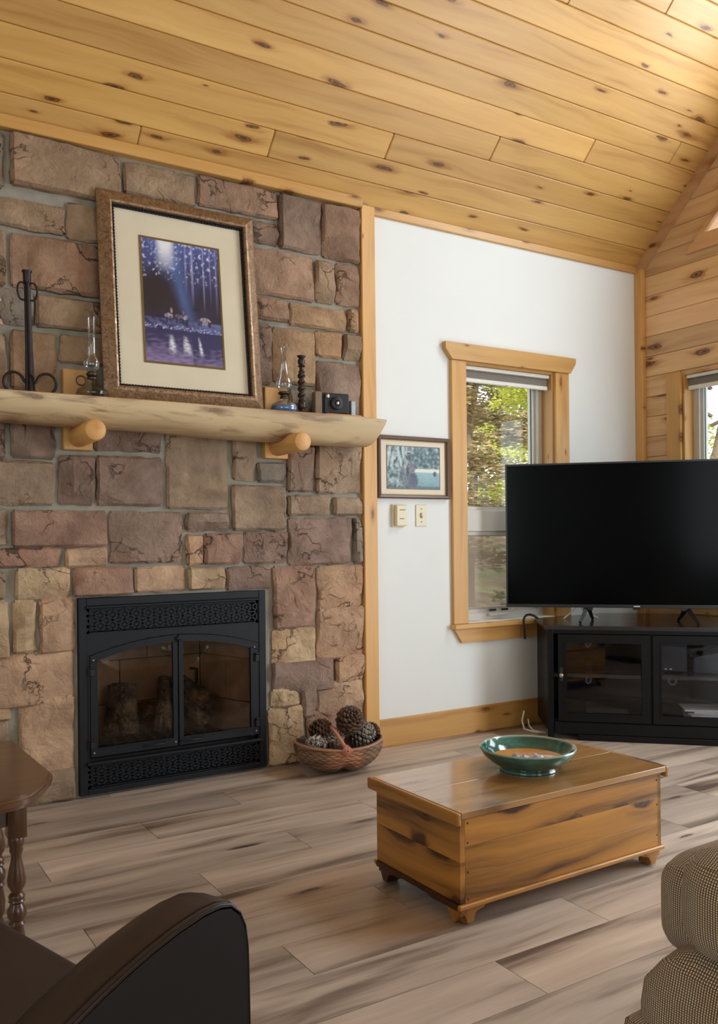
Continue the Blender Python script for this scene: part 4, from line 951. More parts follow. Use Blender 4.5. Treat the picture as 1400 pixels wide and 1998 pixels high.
b = bmesh.new(); lathe(b, [(0.018, 0.098), (0.030, 0.110), (0.038, 0.128), (0.039, 0.142), (0.032, 0.164), (0.022, 0.190), (0.016, 0.220), (0.014, 0.255), (0.0155, 0.290), (0.017, 0.310)], n=24, cap=False); finish(b, 'chimney', M_lampglass, t, 180)
# barley twist candlestick
M_ebony = plain('dark_turned_wood', lin(50, 36, 30), 0.3, mottle=0.15, scale=30)
t = thing('twist_candlestick', 'dark barley twist wooden candlestick beside the lamp with blue oil', 'candlestick', (1.945, 3.62, ZM))
b = bmesh.new(); lathe(b, [(0.036, 0), (0.036, 0.006), (0.026, 0.012), (0.016, 0.018), (0.013, 0.028), (0.020, 0.038), (0.022, 0.052), (0.018, 0.066), (0.012, 0.072)], n=20); finish(b, 'base', M_ebony, t, 50)
b = bmesh.new(); rings = []
for i in range(49):
    z = 0.070 + 0.135 * i / 48; a0 = i / 48 * 6.283 * 2.2
    rings.append([b.verts.new(((0.014 + 0.0055 * math.cos(2 * (a - a0))) * math.cos(a), (0.014 + 0.0055 * math.cos(2 * (a - a0))) * math.sin(a), z)) for a in [6.283 * j / 16 for j in range(16)]])
for A_, B_ in zip(rings, rings[1:]):
    for j in range(16): b.faces.new((A_[j], A_[(j + 1) % 16], B_[(j + 1) % 16], B_[j]))
b.faces.new(list(reversed(rings[0]))); b.faces.new(rings[-1]); finish(b, 'twisted_stem', M_ebony, t, 70)
b = bmesh.new(); lathe(b, [(0.014, 0.203), (0.017, 0.207), (0.011, 0.213), (0.010, 0.228), (0.019, 0.234), (0.012, 0.240), (0.018, 0.252), (0.017, 0.264), (0.012, 0.270), (0.021, 0.280), (0.021, 0.284), (0.012, 0.284)], n=20); finish(b, 'candle_cup', M_ebony, t, 50)
# folding camera and bits at the right end
M_leather_blk = plain('black_leatherette', lin(26, 24, 24), 0.5, mottle=0.2, scale=80, bump=0.3); M_chrome = plain('worn_chrome', lin(176, 166, 150), 0.3, 0.8)
t = thing('folding_camera', 'old black folding camera standing open at the right mantel end', 'camera', (2.115, 3.63, ZM + 0.014), math.radians(-6))
finish(bx(-0.078, 0.085, -0.018, 0.018, 0.0, 0.106, 0.006, 2), 'body', M_leather_blk, t)
finish(bx(-0.098, -0.060, -0.024, 0.020, -0.001, 0.110, 0.004), 'end_plate', plain('tarnished_metal', lin(132, 112, 92), 0.4, 0.4), t)
b = bmesh.new(); box(b, -0.050, 0.075, -0.026, -0.018, 0.008, 0.100, 0.002); finish(b, 'front_board', M_blackdeep, t)
b = bmesh.new(); lathe(b, [(0.031, 0), (0.031, 0.010), (0.024, 0.014), (0.014, 0.014), (0.010, 0.008)], n=24); bmesh.ops.rotate(b, verts=b.verts, cent=(0, 0, 0), matrix=Matrix.Rotation(math.pi / 2, 3, 'X')); bmesh.ops.translate(b, verts=b.verts, vec=(0.012, -0.026, 0.055)); finish(b, 'lens', M_blackdeep, t, 40)
b = bmesh.new(); lathe(b, [(0.008, 0), (0.008, 0.006), (0.004, 0.008)], n=14); bmesh.ops.rotate(b, verts=b.verts, cent=(0, 0, 0), matrix=Matrix.Rotation(math.pi / 2, 3, 'X')); b2 = b; bmesh.ops.translate(b, verts=b.verts, vec=(0.012, -0.038, 0.055)); finish(b, 'lens_cap_ring', M_chrome, t, 40)
b = bmesh.new(); lathe(b, [(0.009, 0), (0.009, 0.008), (0.005, 0.010)], n=14); bmesh.ops.rotate(b, verts=b.verts, cent=(0, 0, 0), matrix=Matrix.Rotation(math.pi / 2, 3, 'X')); bmesh.ops.translate(b, verts=b.verts, vec=(-0.036, -0.026, 0.088)); finish(b, 'viewfinder', M_chrome, t, 40)
tag(finish(bx(2.045, 2.245, 3.56, 3.69, ZM + 0.0005, ZM + 0.0135, 0.005, 2), 'wooden_slice', W('dowel', 'X', 'Y')), 'thin tan wooden board lying under the old camera', 'board')
tag(finish(bx(2.232, 2.262, 3.645, 3.685, ZM + 0.014, ZM + 0.098, 0.004), 'grey_tin', plain('pale_tin', lin(150, 156, 158), 0.4, 0.5)), 'slim pale grey tin right of the old camera', 'tin')
# ------------------------------------------------------------------ corner television stand (local x along the front, y towards the corner)
M_blk = wood('black_furniture', lin(15, 15, 18), lin(7, 7, 9), 'X', 'Z', 0.0, gloss=0.34, streak=0.4, cath=0.1)
M_blk.node_tree.nodes['Principled BSDF'].inputs['Specular IOR Level'].default_value = 0.2
M_blktop = wood('black_furniture_top', lin(34, 32, 34), lin(18, 17, 19), 'X', 'Y', 0.0, gloss=0.20, streak=0.4, cath=0.1, coat=0.5)
RZ = math.radians(-45)
ts = thing('television_stand', 'black wooden corner television stand with glass doors', 'television stand', (3.70, 3.00, 0), RZ)
def P4(poly, z0, z1, nm, m, par=None, bev=0.0):
    b = bmesh.new(); prism(b, poly, 'Z', z0, z1)
    if bev: bmesh.ops.bevel(b, geom=list(b.edges), offset=bev, segments=2, affect='EDGES', clamp_overlap=True)
    return finish(b, nm, m, par or ts)
TOPZ = 0.607
top = [(-0.582, -0.022), (0.582, -0.022), (0.650, 0.392), (0.25, 0.78), (-0.25, 0.78), (-0.650, 0.392)]
P4(top, TOPZ - 0.022, TOPZ, 'top', M_blktop, bev=0.004)
BL, BR_ = -0.568, 0.568
b = bmesh.new(); prism(b, [(BL, 0.020), (BL + 0.02, 0.020), (-0.612, 0.385), (-0.632, 0.385)], 'Z', 0.045, TOPZ - 0.022); finish(b, 'side_panel', M_blk, ts)
b = bmesh.new(); prism(b, [(BR_, 0.020), (BR_ - 0.02, 0.020), (0.612, 0.385), (0.632, 0.385)], 'Z', 0.045, TOPZ - 0.022)
finish(b, 'side_panel', M_blk, ts)
P4([(-0.24, 0.755), (0.24, 0.755), (0.25, 0.77), (-0.25, 0.77)], 0.06, TOPZ - 0.022, 'back_panel', M_blk)
P4([(0.24, 0.755), (0.62, 0.375), (0.62, 0.39), (0.25, 0.77)], 0.06, TOPZ - 0.022, 'back_panel', M_blk)
b = bmesh.new()                                     # left back panel is pierced by two cable holes
for t0, t1, za, zc in ((0.0, 0.372, 0.06, 0.585), (0.420, 0.537, 0.06, 0.585), (0.372, 0.420, 0.06, 0.198), (0.372, 0.420, 0.232, 0.417), (0.372, 0.420, 0.451, 0.585)):
    k_ = 0.7071; prism(b, [(-0.62 + t0 * k_, 0.375 + t0 * k_), (-0.62 + t1 * k_, 0.375 + t1 * k_), (-0.62 + t1 * k_ - .006, 0.375 + t1 * k_ + .006), (-0.62 + t0 * k_ - .006, 0.375 + t0 * k_ + .006)], 'Z', za, zc)
finish(b, 'back_panel', M_blk, ts)
P4([(BL + .01, 0.02), (BR_ - .01, 0.02), (0.61, 0.38), (0.24, 0.75), (-0.24, 0.75), (-0.61, 0.38)], 0.085, 0.105, 'bottom_panel', M_blk)
P4([(BL + .01, 0.03), (BR_ - .01, 0.03), (0.61, 0.38), (0.24, 0.75), (-0.24, 0.75), (-0.61, 0.38)], 0.328, 0.346, 'shelf', M_blktop)
for sx in (-1, 1):
    finish(bx(sx * 0.570 - 0.0 if sx < 0 else 0.536, -0.536 if sx < 0 else 0.570, 0.0, 0.035, 0.0, TOPZ - 0.022, 0.004), 'post', M_blk, ts)
finish(bx(-0.536, 0.536, 0.004, 0.03, TOPZ - 0.045, TOPZ - 0.022, 0.002), 'top_rail', M_blk, ts)
finish(bx(-0.536, 0.536, -0.002, 0.03, 0.030, 0.097, 0.004), 'bottom_rail', M_blk, ts)
finish(bx(-0.415, 0.415, -0.012, 0.04, 0.0, 0.031, 0.004), 'plinth', M_blk, ts)
finish(bx(-0.044, -0.036, 0.012, 0.03, 0.097, TOPZ - 0.045), 'middle_stile', M_blk, ts)
def sdoor(x0, x1, knob_x):
    d = finish(frame_ring(bmesh.new(), x0, x1, 0.100, TOPZ - 0.047, 0.040, -0.006, 0.014), 'door', M_blk, ts)
    def sub(b, nm, m, sm=None):
        o = finish(b, nm, m, None, sm); o.location -= d.location; o.parent = d; return o
    sub(frame_ring(bmesh.new(), x0 + 0.037, x1 - 0.037, 0.137, TOPZ - 0.084, 0.007, -0.010, 0.006), 'door_bead', M_blk)
    sub(bx(x0 + 0.038, x1 - 0.038, 0.002, 0.006, 0.138, TOPZ - 0.085), 'door_glass', M_glass_stand)
    b = bmesh.new(); lathe(b, [(0.005, 0), (0.005, 0.010), (0.011, 0.014), (0.011, 0.020), (0.005, 0.024)], n=16); bmesh.ops.rotate(b, verts=b.verts, cent=(0, 0, 0), matrix=Matrix.Rotation(math.pi / 2, 3, 'X')); bmesh.ops.translate(b, verts=b.verts, vec=(knob_x, -0.006, 0.345)); sub(b, 'knob', M_chrome, 50)
    sub(bx(knob_x - 0.008, knob_x + 0.008, -0.009, -0.004, 0.31, 0.385, 0.002), 'knob_plate', M_blackdeep)
sdoor(-0.514, -0.046, -0.498); sdoor(-0.034, 0.500, 0.484)
# cable ports; light seen through the holes is put into their white rings
M_port = plain('white_port_ring', lin(222, 224, 226), 0.5, mottle=0.02)
for px_, pz, s_ in ((-0.340, 0.434, 1), (-0.340, 0.215, 1), (0.150, 0.205, 1)):
    b = bmesh.new(); lathe(b, [(0.026, 0), (0.026, 0.003), (0.017, 0.004), (0.0165, -0.004)], n=18, cap=False); bmesh.ops.rotate(b, verts=b.verts, cent=(0, 0, 0), matrix=Matrix.Rotation(math.pi / 2, 3, 'X'))
    # the port sits on the slanted or straight back
    yb = 0.752 if abs(px_) < 0.24 else 0.752 - (abs(px_) - 0.24)
    ang = 0 if abs(px_) < 0.24 else (math.radians(45) if px_ < 0 else math.radians(-45))
    bmesh.ops.rotate(b, verts=b.verts, cent=(0, 0, 0), matrix=Matrix.Rotation(ang, 3, 'Z')); bmesh.ops.translate(b, verts=b.verts, vec=(px_, yb, pz)); finish(b, 'cable_port', M_port, ts)
def on_stand(x, y, z): v = Matrix.Rotation(RZ, 3, 'Z') @ Vector((x, y, z)); return (v.x + 3.70, v.y + 3.00, v.z)
M_box = plain('media_box_black', lin(26, 26, 30), 0.35, mottle=0.05)
t = thing('media_box', 'black media box behind the right glass door on the stand shelf', 'media box', on_stand(0.10, 0.25, 0.346), RZ)
finish(bx(-0.085, 0.055, -0.11, 0.12, 0.006, 0.165, 0.004), 'case', M_box, t)
for xx in (-0.07, 0.04):
    for yy in (-0.09, 0.10): finish(bx(xx - .008, xx + .008, yy - .008, yy + .008, 0.0, 0.007), 'rubber_foot', M_blackdeep, t)
for xx in (-0.06, -0.035): finish(bx(xx, xx + 0.012, -0.1115, -0.110, 0.018, 0.024), 'indicator_light', M_port, t)
t = thing('subwoofer_box', 'dark grey slanting case behind the right glass door beside the black box', 'speaker', on_stand(0.33, 0.22, 0.346), RZ)
b = bmesh.new(); prism(b, [(-0.14, 0.0), (0.14, 0.0), (0.14, 0.15), (-0.14, 0.08)], 'Y', -0.06, 0.12); bmesh.ops.bevel(b, geom=list(b.edges), offset=0.006, segments=2, affect='EDGES'); finish(b, 'case', plain('grey_case', lin(70, 74, 78), 0.6), t)
M_paper = plain('paper_edges', lin(206, 198, 186), 0.8, mottle=0.12, scale=60)
rr = random.Random(4)
for i in range(7):
    w_ = rr.uniform(0.20, 0.27); c = on_stand(0.27 + rr.uniform(-.02, .02), 0.13 + rr.uniform(-.01, .02), 0.1055 + i * 0.0094)
    t = finish(bx(-w_ / 2, w_ / 2, -0.09, 0.09, 0.0, 0.0088, 0.001), 'magazine', M_paper, center=False); t.location = c; t.rotation_euler = (0, 0, RZ + rr.uniform(-.12, .12))
    ordn = ['lowest', 'second from the bottom', 'third from the bottom', 'middle', 'third from the top', 'second from the top', 'topmost'][i]
    tag(t, ordn + ' pale magazine of the pile behind the right glass door', 'magazine', 'magazines in the television stand')
tag(finish(bx(0.02, 0.24, 0.05, 0.22, 0.0, 0.05, 0.003), 'cable_box', M_box), 'flat dark box low behind the left glass door', 'media box')
bpy.data.objects['cable_box'].location = on_stand(-0.26, 0.20, 0.105 + 0.025); bpy.data.objects['cable_box'].rotation_euler = (0, 0, RZ)

# television
M_tvbez = plain('black_bezel', lin(24, 25, 28), 0.3, mottle=0.03)
s = N('dark_screen'); s.set(Base_Color=lin(6, 7, 9), Roughness=0.14); s.b.inputs['Specular IOR Level'].default_value = 0.07; M_scr = s.m
tv = thing('television', 'large flat black television standing on the corner stand', 'television', on_stand(-0.094, 0.2015, TOPZ), RZ)
hw, zb, zt = 0.700, 0.079, 0.879
finish(bx(-hw, hw, 0.0, 0.030, zb, zt, 0.003), 'body', M_tvbez, tv)
finish(bx(-0.45, 0.45, 0.028, 0.060, zb + 0.03, zb + 0.48, 0.01), 'rear_housing', M_tvbez, tv)
finish(frame_ring(bmesh.new(), -hw, hw, zb, zt, 0.009, -0.004, 0.002), 'bezel', M_tvbez, tv)
finish(bx(-hw, hw, -0.005, 0.001, zb, zb + 0.018, 0.002), 'lower_bezel', M_tvbez, tv)
finish(bx(-hw + 0.009, hw - 0.009, -0.0015, 0.001, zb + 0.018, zt - 0.009), 'screen', M_scr, tv)
finish(bx(-0.016, 0.016, -0.0062, -0.0048, zb + 0.006, zb + 0.0115), 'badge', M_port, tv)
finish(bx(-0.02, 0.02, 0.0, 0.014, zb - 0.010, zb + 0.001, 0.002), 'sensor', M_tvbez, tv)
for sx, xf in ((-1, -0.257), (1, 0.257)):
    b = bmesh.new()
    def leg(p, q, w_):
        p, q = Vector(p), Vector(q); d = (q - p).normalized(); sd = d.cross(Vector((0, 1, 0)))
        sd = sd.normalized() if sd.length > 1e-3 else Vector((1, 0, 0)); up = sd.cross(d).normalized()
        A_ = [p + sd * w_ + up * w_ * .7, p - sd * w_ + up * w_ * .7, p - sd * w_ - up * w_ * .7, p + sd * w_ - up * w_ * .7]
        B_ = [q + sd * w_ * .6 + up * w_ * .5, q - sd * w_ * .6 + up * w_ * .5, q - sd * w_ * .6 - up * w_ * .5, q + sd * w_ * .6 - up * w_ * .5]
        A_ = [b.verts.new(v) for v in A_]; B_ = [b.verts.new(v) for v in B_]
        fs = [b.faces.new(A_), b.faces.new(list(reversed(B_)))] + [b.faces.new((A_[k], B_[k], B_[(k + 1) % 4], A_[(k + 1) % 4])) for k in range(4)]
        bmesh.ops.recalc_face_normals(b, faces=fs)
    box(b, xf - 0.026, xf + 0.026, 0.004, 0.026, zb - 0.014, zb + 0.002)
    leg((xf + sx * 0.008, 0.012, zb - 0.008), (xf + sx * 0.045, -0.10, 0.006), 0.012); leg((xf - sx * 0.006, 0.016, zb - 0.008), (xf - sx * 0.028, 0.13, 0.006), 0.012)
    finish(b, 'foot', M_tvbez, tv)
# cables
M_cbl = plain('black_cable', lin(20, 20, 22), 0.5); M_cblw = plain('white_cable_skin', lin(222, 218, 210), 0.5)
tag(finish(tube(bmesh.new(), [(3.45, 3.63, 0.616), (3.430, 3.64, 0.632), (3.412, 3.655, 0.640), (3.396, 3.668, 0.636), (3.387, 3.676, 0.622), (3.384, 3.678, 0.60), (3.386, 3.676, 0.56), (3.390, 3.675, 0.50)], 0.007, 8), 'black_cable', M_cbl, smooth=60), 'black cable hanging over the window sill at the stand corner', 'cable')
tag(finish(tube(bmesh.new(), [(3.60, 3.58, 0.611), (3.63, 3.57, 0.635), (3.67, 3.56, 0.665), (3.69, 3.55, 0.69), (3.71, 3.55, 0.665), (3.75, 3.54, 0.635), (3.79, 3.50, 0.611)], 0.004, 8), 'white_cable', M_cblw, smooth=60), 'thin white cable looping under the television on the stand top', 'cable')
tag(finish(tube(bmesh.new(), [(3.36, 3.655, 0.10), (3.335, 3.645, 0.05), (3.31, 3.60, 0.014), (3.33, 3.54, 0.007), (3.36, 3.49, 0.006), (3.34, 3.56, 0.010), (3.375, 3.63, 0.018), (3.39, 3.655, 0.05)], 0.005, 8), 'floor_cable', M_cblw, smooth=60), 'coiled pale cable on the floor beside the television stand', 'cable')

# ------------------------------------------------------------------ basket of pine cones
RB = math.radians(-16)
bk = thing('egg_basket', 'low woven egg basket full of pine cones beside the fireplace', 'basket', (2.055, 3.495, 0), RB)
A0, B0, HB = 0.208, 0.148, 0.128
def bsk(u, v, inset=0.0):
    """u angle, v 0 at the rim .. 1 at the middle of the bottom; two lobes meet in a crease"""
    c, s_ = math.cos(u), math.sin(u); ph = v * math.pi / 2
    rad = math.cos(ph) ** 0.75 * (1 + 0.06 * math.sin(ph * 2)); z = HB * (1 - math.sin(ph) ** 1.15)
    x, y = (A0 - inset) * c * rad, (B0 - inset) * s_ * rad
    z += 0.020 * c * c * (1 - v)                                   # ends rise
    cre = math.exp(-(x / 0.030) ** 2) * 0.022 * min(1, v * 1.5); z += cre if v > 0.25 else cre * v * 4
    return Vector((x, y, z + inset))
s = N('woven_reed'); p = s.obj(); o_ = s.sep(p)
cen = s.rng(s.math('ABSOLUTE', o_[0]), 0.06, 0.10, 1.0, 0.0); low = s.rng(o_[2], -0.045, -0.015, 0.0, 1.0)
edge = s.math('MULTIPLY', cen, low); f = s.noise(p, 60, 3); g = s.noise(s.comb(s.math('MULTIPLY', o_[0], 1.0), o_[1], s.math('MULTIPLY', o_[2], 8.0)), 12, 2)
outer = s.ramp(g, [(0.35, lin(112, 86, 66)), (0.65, lin(172, 138, 108))]); inner_ = s.ramp(g, [(0.35, lin(178, 116, 80)), (0.65, lin(222, 172, 128))])
col = s.mix(edge, outer, inner_); at = s.n('ShaderNodeAttribute', attribute_name='reed'); col = s.mix(s.math('MULTIPLY', s.rng(at.outputs['Fac'], 0.35, 0.75, 1.0, 0.0), 0.75), col, lin(58, 38, 28)); s.set(Base_Color=col, Roughness=0.7); M_reed = s.m
b = bmesh.new(); NU, NV = 180, 34; G = []; reed = b.verts.layers.float.new('reed')
for j in range(NV + 1):
    v = j / NV; row = []
    for i in range(NU):
        u = 6.28318 * i / NU; q = bsk(u, min(v, 0.995)); q2 = bsk(u, min(v + 0.02, 1.0)); nrm = Vector((q.x / A0 ** 2, q.y / B0 ** 2, -0.25 * (v + .1) * 20)).normalized()
        wv = (0.0045 if j % 2 else -0.0015) * (0.45 + 0.55 * math.cos(u * 30 + (math.pi if (j // 2) % 2 else 0))) * (1 - v * 0.6)
        vv = b.verts.new(q + nrm * wv); vv[reed] = 0.5 + 110 * wv + 0.2 * noise.noise(Vector((u * 3, j * 2.3, 0))); row.append(vv)
    G.append(row)
for j in range(NV):
    for i in range(NU): b.faces.new((G[j][i], G[j + 1][i], G[j + 1][(i + 1) % NU], G[j][(i + 1) % NU]))
I = []
for j in range(9):
    I.append([b.verts.new(bsk(6.28318 * i / NU, min(j / 8 * 0.98, 0.98), 0.008)) for i in range(NU)])
for j in range(8):
    for i in range(NU): b.faces.new((I[j][i], I[j][(i + 1) % NU], I[j + 1][(i + 1) % NU], I[j + 1][i]))
for i in range(NU): b.faces.new((G[0][i], G[0][(i + 1) % NU], I[0][(i + 1) % NU], I[0][i]))
zmin = min(v.co.z for v in b.verts)
for v in b.verts: v.co.z -= zmin
finish(b, 'woven_bowl', M_reed, bk, 180)
M_reedp = plain('tan_reed', lin(168, 124, 96), 0.6, mottle=0.15, scale=40); M_hoop = plain('rose_hoop_wood', lin(196, 128, 102), 0.5, mottle=0.1, scale=30)
P = [bsk(6.28318 * i / 48, 0.0) - Vector((0, 0, zmin)) for i in range(49)]
finish(tube(bmesh.new(), P, 0.0065, 8, cap=False), 'rim', M_reedp, bk, 180)
P = [Vector((-0.045 * math.sin(a), -B0 * math.cos(a) * 0.98, HB - zmin + 0.085 * math.sin(a))) for a in [math.pi * i / 24 for i in range(25)]]
finish(tube(bmesh.new(), P, 0.009, 8), 'handle', M_hoop, bk, 180)
b = bmesh.new()
for k in range(4):
    r_ = 0.008 + k * 0.006; yk = -B0 - 0.010 + k * 0.0022
    tube(b, [(0, yk, HB - zmin + r_), (r_, yk, HB - zmin), (0, yk - 0.002, HB - zmin - r_), (-r_, yk, HB - zmin), (0, yk, HB - zmin + r_)], 0.0035, 6)
finish(b, 'wrapped_diamond', M_hoop, bk, 180)
def cone_mats():
    s = N('pine_cone_brown'); p = s.obj(); f = s.noise(p, 45, 3); s.set(Base_Color=s.ramp(f, [(0.35, lin(44, 30, 24)), (0.7, lin(120, 88, 64))]), Roughness=0.75)
    q = N('pine_cone_frosted'); p = q.obj(); f = q.noise(p, 50, 3); q.set(Base_Color=q.ramp(f, [(0.35, lin(62, 50, 44)), (0.62, lin(196, 186, 172))]), Roughness=0.75)
    r = N('pine_cone_core'); r.set(Base_Color=lin(34, 24, 20), Roughness=0.9)
    return s.m, q.m, r.m
MC, MCF, MCC = cone_mats()
def pine_cone(L, Rr_, mat, name_loc, rot, label, seed):
    q = random.Random(seed); t = thing('pine_cone', label, 'pine cone', name_loc, 0, 'pine cones in the basket'); t.rotation_euler = rot
    prof = lambda k: Rr_ * (math.sin(math.pi * (0.16 + 0.80 * k)) ** 0.75)
    b = bmesh.new(); lathe(b, [(max(0.002, prof(k / 8) * 0.62), -L / 2 + L * k / 8) for k in range(9)], n=12); finish(b, 'core', MCC, t, 180)
    b = bmesh.new(); n = 84
    for i in range(n):
        k = (i + .5) / n; a = i * 2.39996; r_ = prof(k); z = -L / 2 + L * k
        o = Vector((math.cos(a), math.sin(a), 0)); tg = Vector((-math.sin(a), math.cos(a), 0)); el = 0.25 + 0.7 * k
        d = (o * math.cos(el) + Vector((0, 0, 1)) * math.sin(el)).normalized(); up = d.cross(tg) * -1
        w = Rr_ * 0.29 * (0.6 + 0.6 * math.sin(math.pi * k)); base = o * r_ * 0.50 + Vector((0, 0, z)); tip = base + d * r_ * 0.62 + Vector((0, 0, 0))
        th = w * 0.55
        vs = [base - tg * w * .4, base + tg * w * .4, tip + tg * w - d * w * .3, tip + d * w * .35, tip - tg * w - d * w * .3]
        top_ = [b.verts.new(v) for v in vs]; boss = b.verts.new(tip - d * w * 0.1 + up * th * .9); bot = b.verts.new(tip - d * w * 0.2 - up * th * .8)
        for p_, q_ in ((2, 3), (3, 4)): b.faces.new((top_[p_], top_[q_], boss)); b.faces.new((top_[q_], top_[p_], bot))
        b.faces.new((top_[1], top_[2], boss)); b.faces.new((top_[4], top_[0], boss)); b.faces.new((top_[0], top_[1], boss)); b.faces.new((top_[1], top_[0], bot)); b.faces.new((top_[2], top_[1], bot)); b.faces.new((top_[0], top_[4], bot))
    sc = finish(b, 'scales', mat, t); sc['kind'] = 'stuff'
def in_bk(x, y, z): v = Matrix.Rotation(RB, 3, 'Z') @ Vector((x, y, 0)); return (2.055 + v.x, 3.495 + v.y, z)
pine_cone(0.105, 0.050, MC, in_bk(-0.085, 0.005, 0.190), (1.2, 0.25, 0.8), 'brown pine cone standing high at the left of the basket', 1)
pine_cone(0.120, 0.062, MC, in_bk(0.048, -0.022, 0.232), (0.75, 0.35, -0.3), 'largest dark pine cone heaped on top of the basket', 2)
pine_cone(0.100, 0.052, MCF, in_bk(-0.120, -0.045, 0.125), (1.35, -0.1, 0.15), 'frosted white tipped pine cone at the left rim of the basket', 3)
pine_cone(0.115, 0.054, MCF, in_bk(0.115, 0.005, 0.160), (0.9, 0.9, 0.3), 'grey tipped pine cone leaning right in the basket', 4)
pine_cone(0.095, 0.046, MC, in_bk(0.160, 0.035, 0.155), (0.6, 0.8, 0.4), 'brown pine cone at the right end of the basket', 5)
pine_cone(0.090, 0.042, MC, in_bk(-0.045, -0.080, 0.110), (1.5, 0.0, 0.5), 'small dark pine cone low at the front rim left of the handle', 6)
pine_cone(0.095, 0.045, MCF, in_bk(-0.025, -0.010, 0.150), (0.5, -0.3, 0.0), 'half hidden pine cone in the shadow below the upper two', 7)

# ------------------------------------------------------------------ blanket chest used as a table
CX0, CX1, CY0, CY1 = 1.500, 2.348, 1.902, 2.318
ch = thing('blanket_chest', 'low honey coloured cedar blanket chest on small bracket feet', 'chest', (1.9, 2.1, 0), math.radians(0.6))
def cpart(b, nm, m, smooth=None):
    for v in b.verts: v.co.x -= 1.9; v.co.y -= 2.1
    return finish(b, nm, m, ch, smooth)
MF = W('chest', 'X', 'Z'); ME = W('chest', 'Y', 'Z')
zs = [0.064, 0.142, 0.222, 0.300]
for za, zc in zip(zs, zs[1:]):
    cpart(bx(CX0 + 0.018, CX1 - 0.0, CY0, CY0 + 0.018, za + .0003, zc - .0003, 0.0007), 'front_board', MF)
    cpart(bx(CX0 + 0.018, CX1, CY1 - 0.018, CY1, za + .0003, zc - .0003, 0.0007), 'back_board', MF)
for x0 in (CX0, CX1 - 0.018):
    for za, zc in ((0.064, 0.180), (0.180, 0.300)):
        cpart(bx(x0, x0 + 0.018, CY0, CY1, za + .0003, zc - .0003, 0.0007), 'end_board', ME)
cpart(bx(CX0 + 0.018, CX1 - 0.018, CY0 + 0.018, CY1 - 0.018, 0.066, 0.078), 'bottom', MF)
M_dkm = W('chest', 'X', 'Y')
b = bmesh.new(); box(b, CX0 - 0.008, CX1 + 0.008, CY0 - 0.009, CY0 + 0.006, 0.050, 0.064, 0.003); cpart(b, 'base_moulding', MF)
b = bmesh.new(); box(b, CX0 - 0.008, CX1 + 0.008, CY1 - 0.006, CY1 + 0.009, 0.050, 0.064, 0.003); cpart(b, 'base_moulding', MF)
M_darktrim = plain('dark_stained_trim', lin(62, 36, 24), 0.4, mottle=0.15, scale=30)
for x0 in (CX0 - 0.008, CX1 - 0.006):
    b = bmesh.new(); prism(b, [(CY0 + 0.006, 0.064), (CY1 - 0.006, 0.064), (CY1 - 0.006, 0.048), (CY1 - 0.12, 0.046), (CY1 - 0.15, 0.052), (CY0 + 0.15, 0.052), (CY0 + 0.12, 0.046), (CY0 + 0.006, 0.048)], 'X', x0, x0 + 0.014); cpart(b, 'end_moulding', M_darktrim)
# lid: two glued boards between clamped ends
MT = W('chesttop', 'X', 'Y'); LX0, LX1 = 1.486, 2.384
ym = 2.13
for ya, yc in ((1.896, ym), (ym, 2.345)):
    cpart(bx(LX0 + 0.016, LX1 - 0.016, ya + .0003, yc - .0003, 0.302, 0.3205, 0.0012), 'lid_board', MT)
for x0 in (LX0, LX1 - 0.016):
    cpart(bx(x0, x0 + 0.016, 1.896, 2.352, 0.284, 0.3205, 0.005, 2), 'lid_clamp', W('chest', 'Y', 'Z'))
# small bracket feet on metal glides
for sx, xx in ((1, CX0), (-1, CX1)):
    for sy, yy in ((1, CY0), (-1, CY1)):
        b = bmesh.new(); poly = [(0.0, 0.050), (0.100, 0.050), (0.086, 0.040), (0.060, 0.034), (0.052, 0.020), (0.050, 0.007), (0.028, 0.007), (0.016, 0.030)]
        prism(b, [(xx + sx * a, c) for a, c in poly], 'Y', yy + sy * 0.002, yy + sy * 0.020); prism(b, [(yy + sy * a, c) for a, c in poly], 'X', xx + sx * 0.003, xx + sx * 0.021)
        prism(b, [(xx + sx * 0.004, yy + sy * 0.004), (xx + sx * 0.05, yy + sy * 0.004), (xx + sx * 0.004, yy + sy * 0.05)], 'Z', 0.030, 0.050)
        box(b, *sorted((xx + sx * 0.020, xx + sx * 0.052)), *sorted((yy + sy * 0.006, yy + sy * 0.050)), 0.007, 0.034)
        cpart(b, 'foot', W('chest', 'Z', 'X'))
        b = bmesh.new(); lathe(b, [(0.016, 0), (0.018, 0.003), (0.012, 0.008)], xx + sx * 0.038, yy + sy * 0.030, 0, 14); cpart(b, 'glide', M_chrome, 40)
M_nail = plain('nail_head', lin(60, 34, 18), 0.5)
for xx, zz in ((CX0 + 0.028, 0.287), (CX0 + 0.028, 0.232), (CX0 + 0.028, 0.15), (CX0 + 0.028, 0.075), (CX1 - 0.02, 0.28), (CX1 - 0.02, 0.2), (CX1 - 0.02, 0.1)):
    b = bmesh.new(); lathe(b, [(0.0032, 0), (0.0025, 0.0012)], n=8); bmesh.ops.rotate(b, verts=b.verts, cent=(0, 0, 0), matrix=Matrix.Rotation(math.pi / 2, 3, 'X')); bmesh.ops.translate(b, verts=b.verts, vec=(xx, CY0, zz)); cpart(b, 'nail', M_nail)
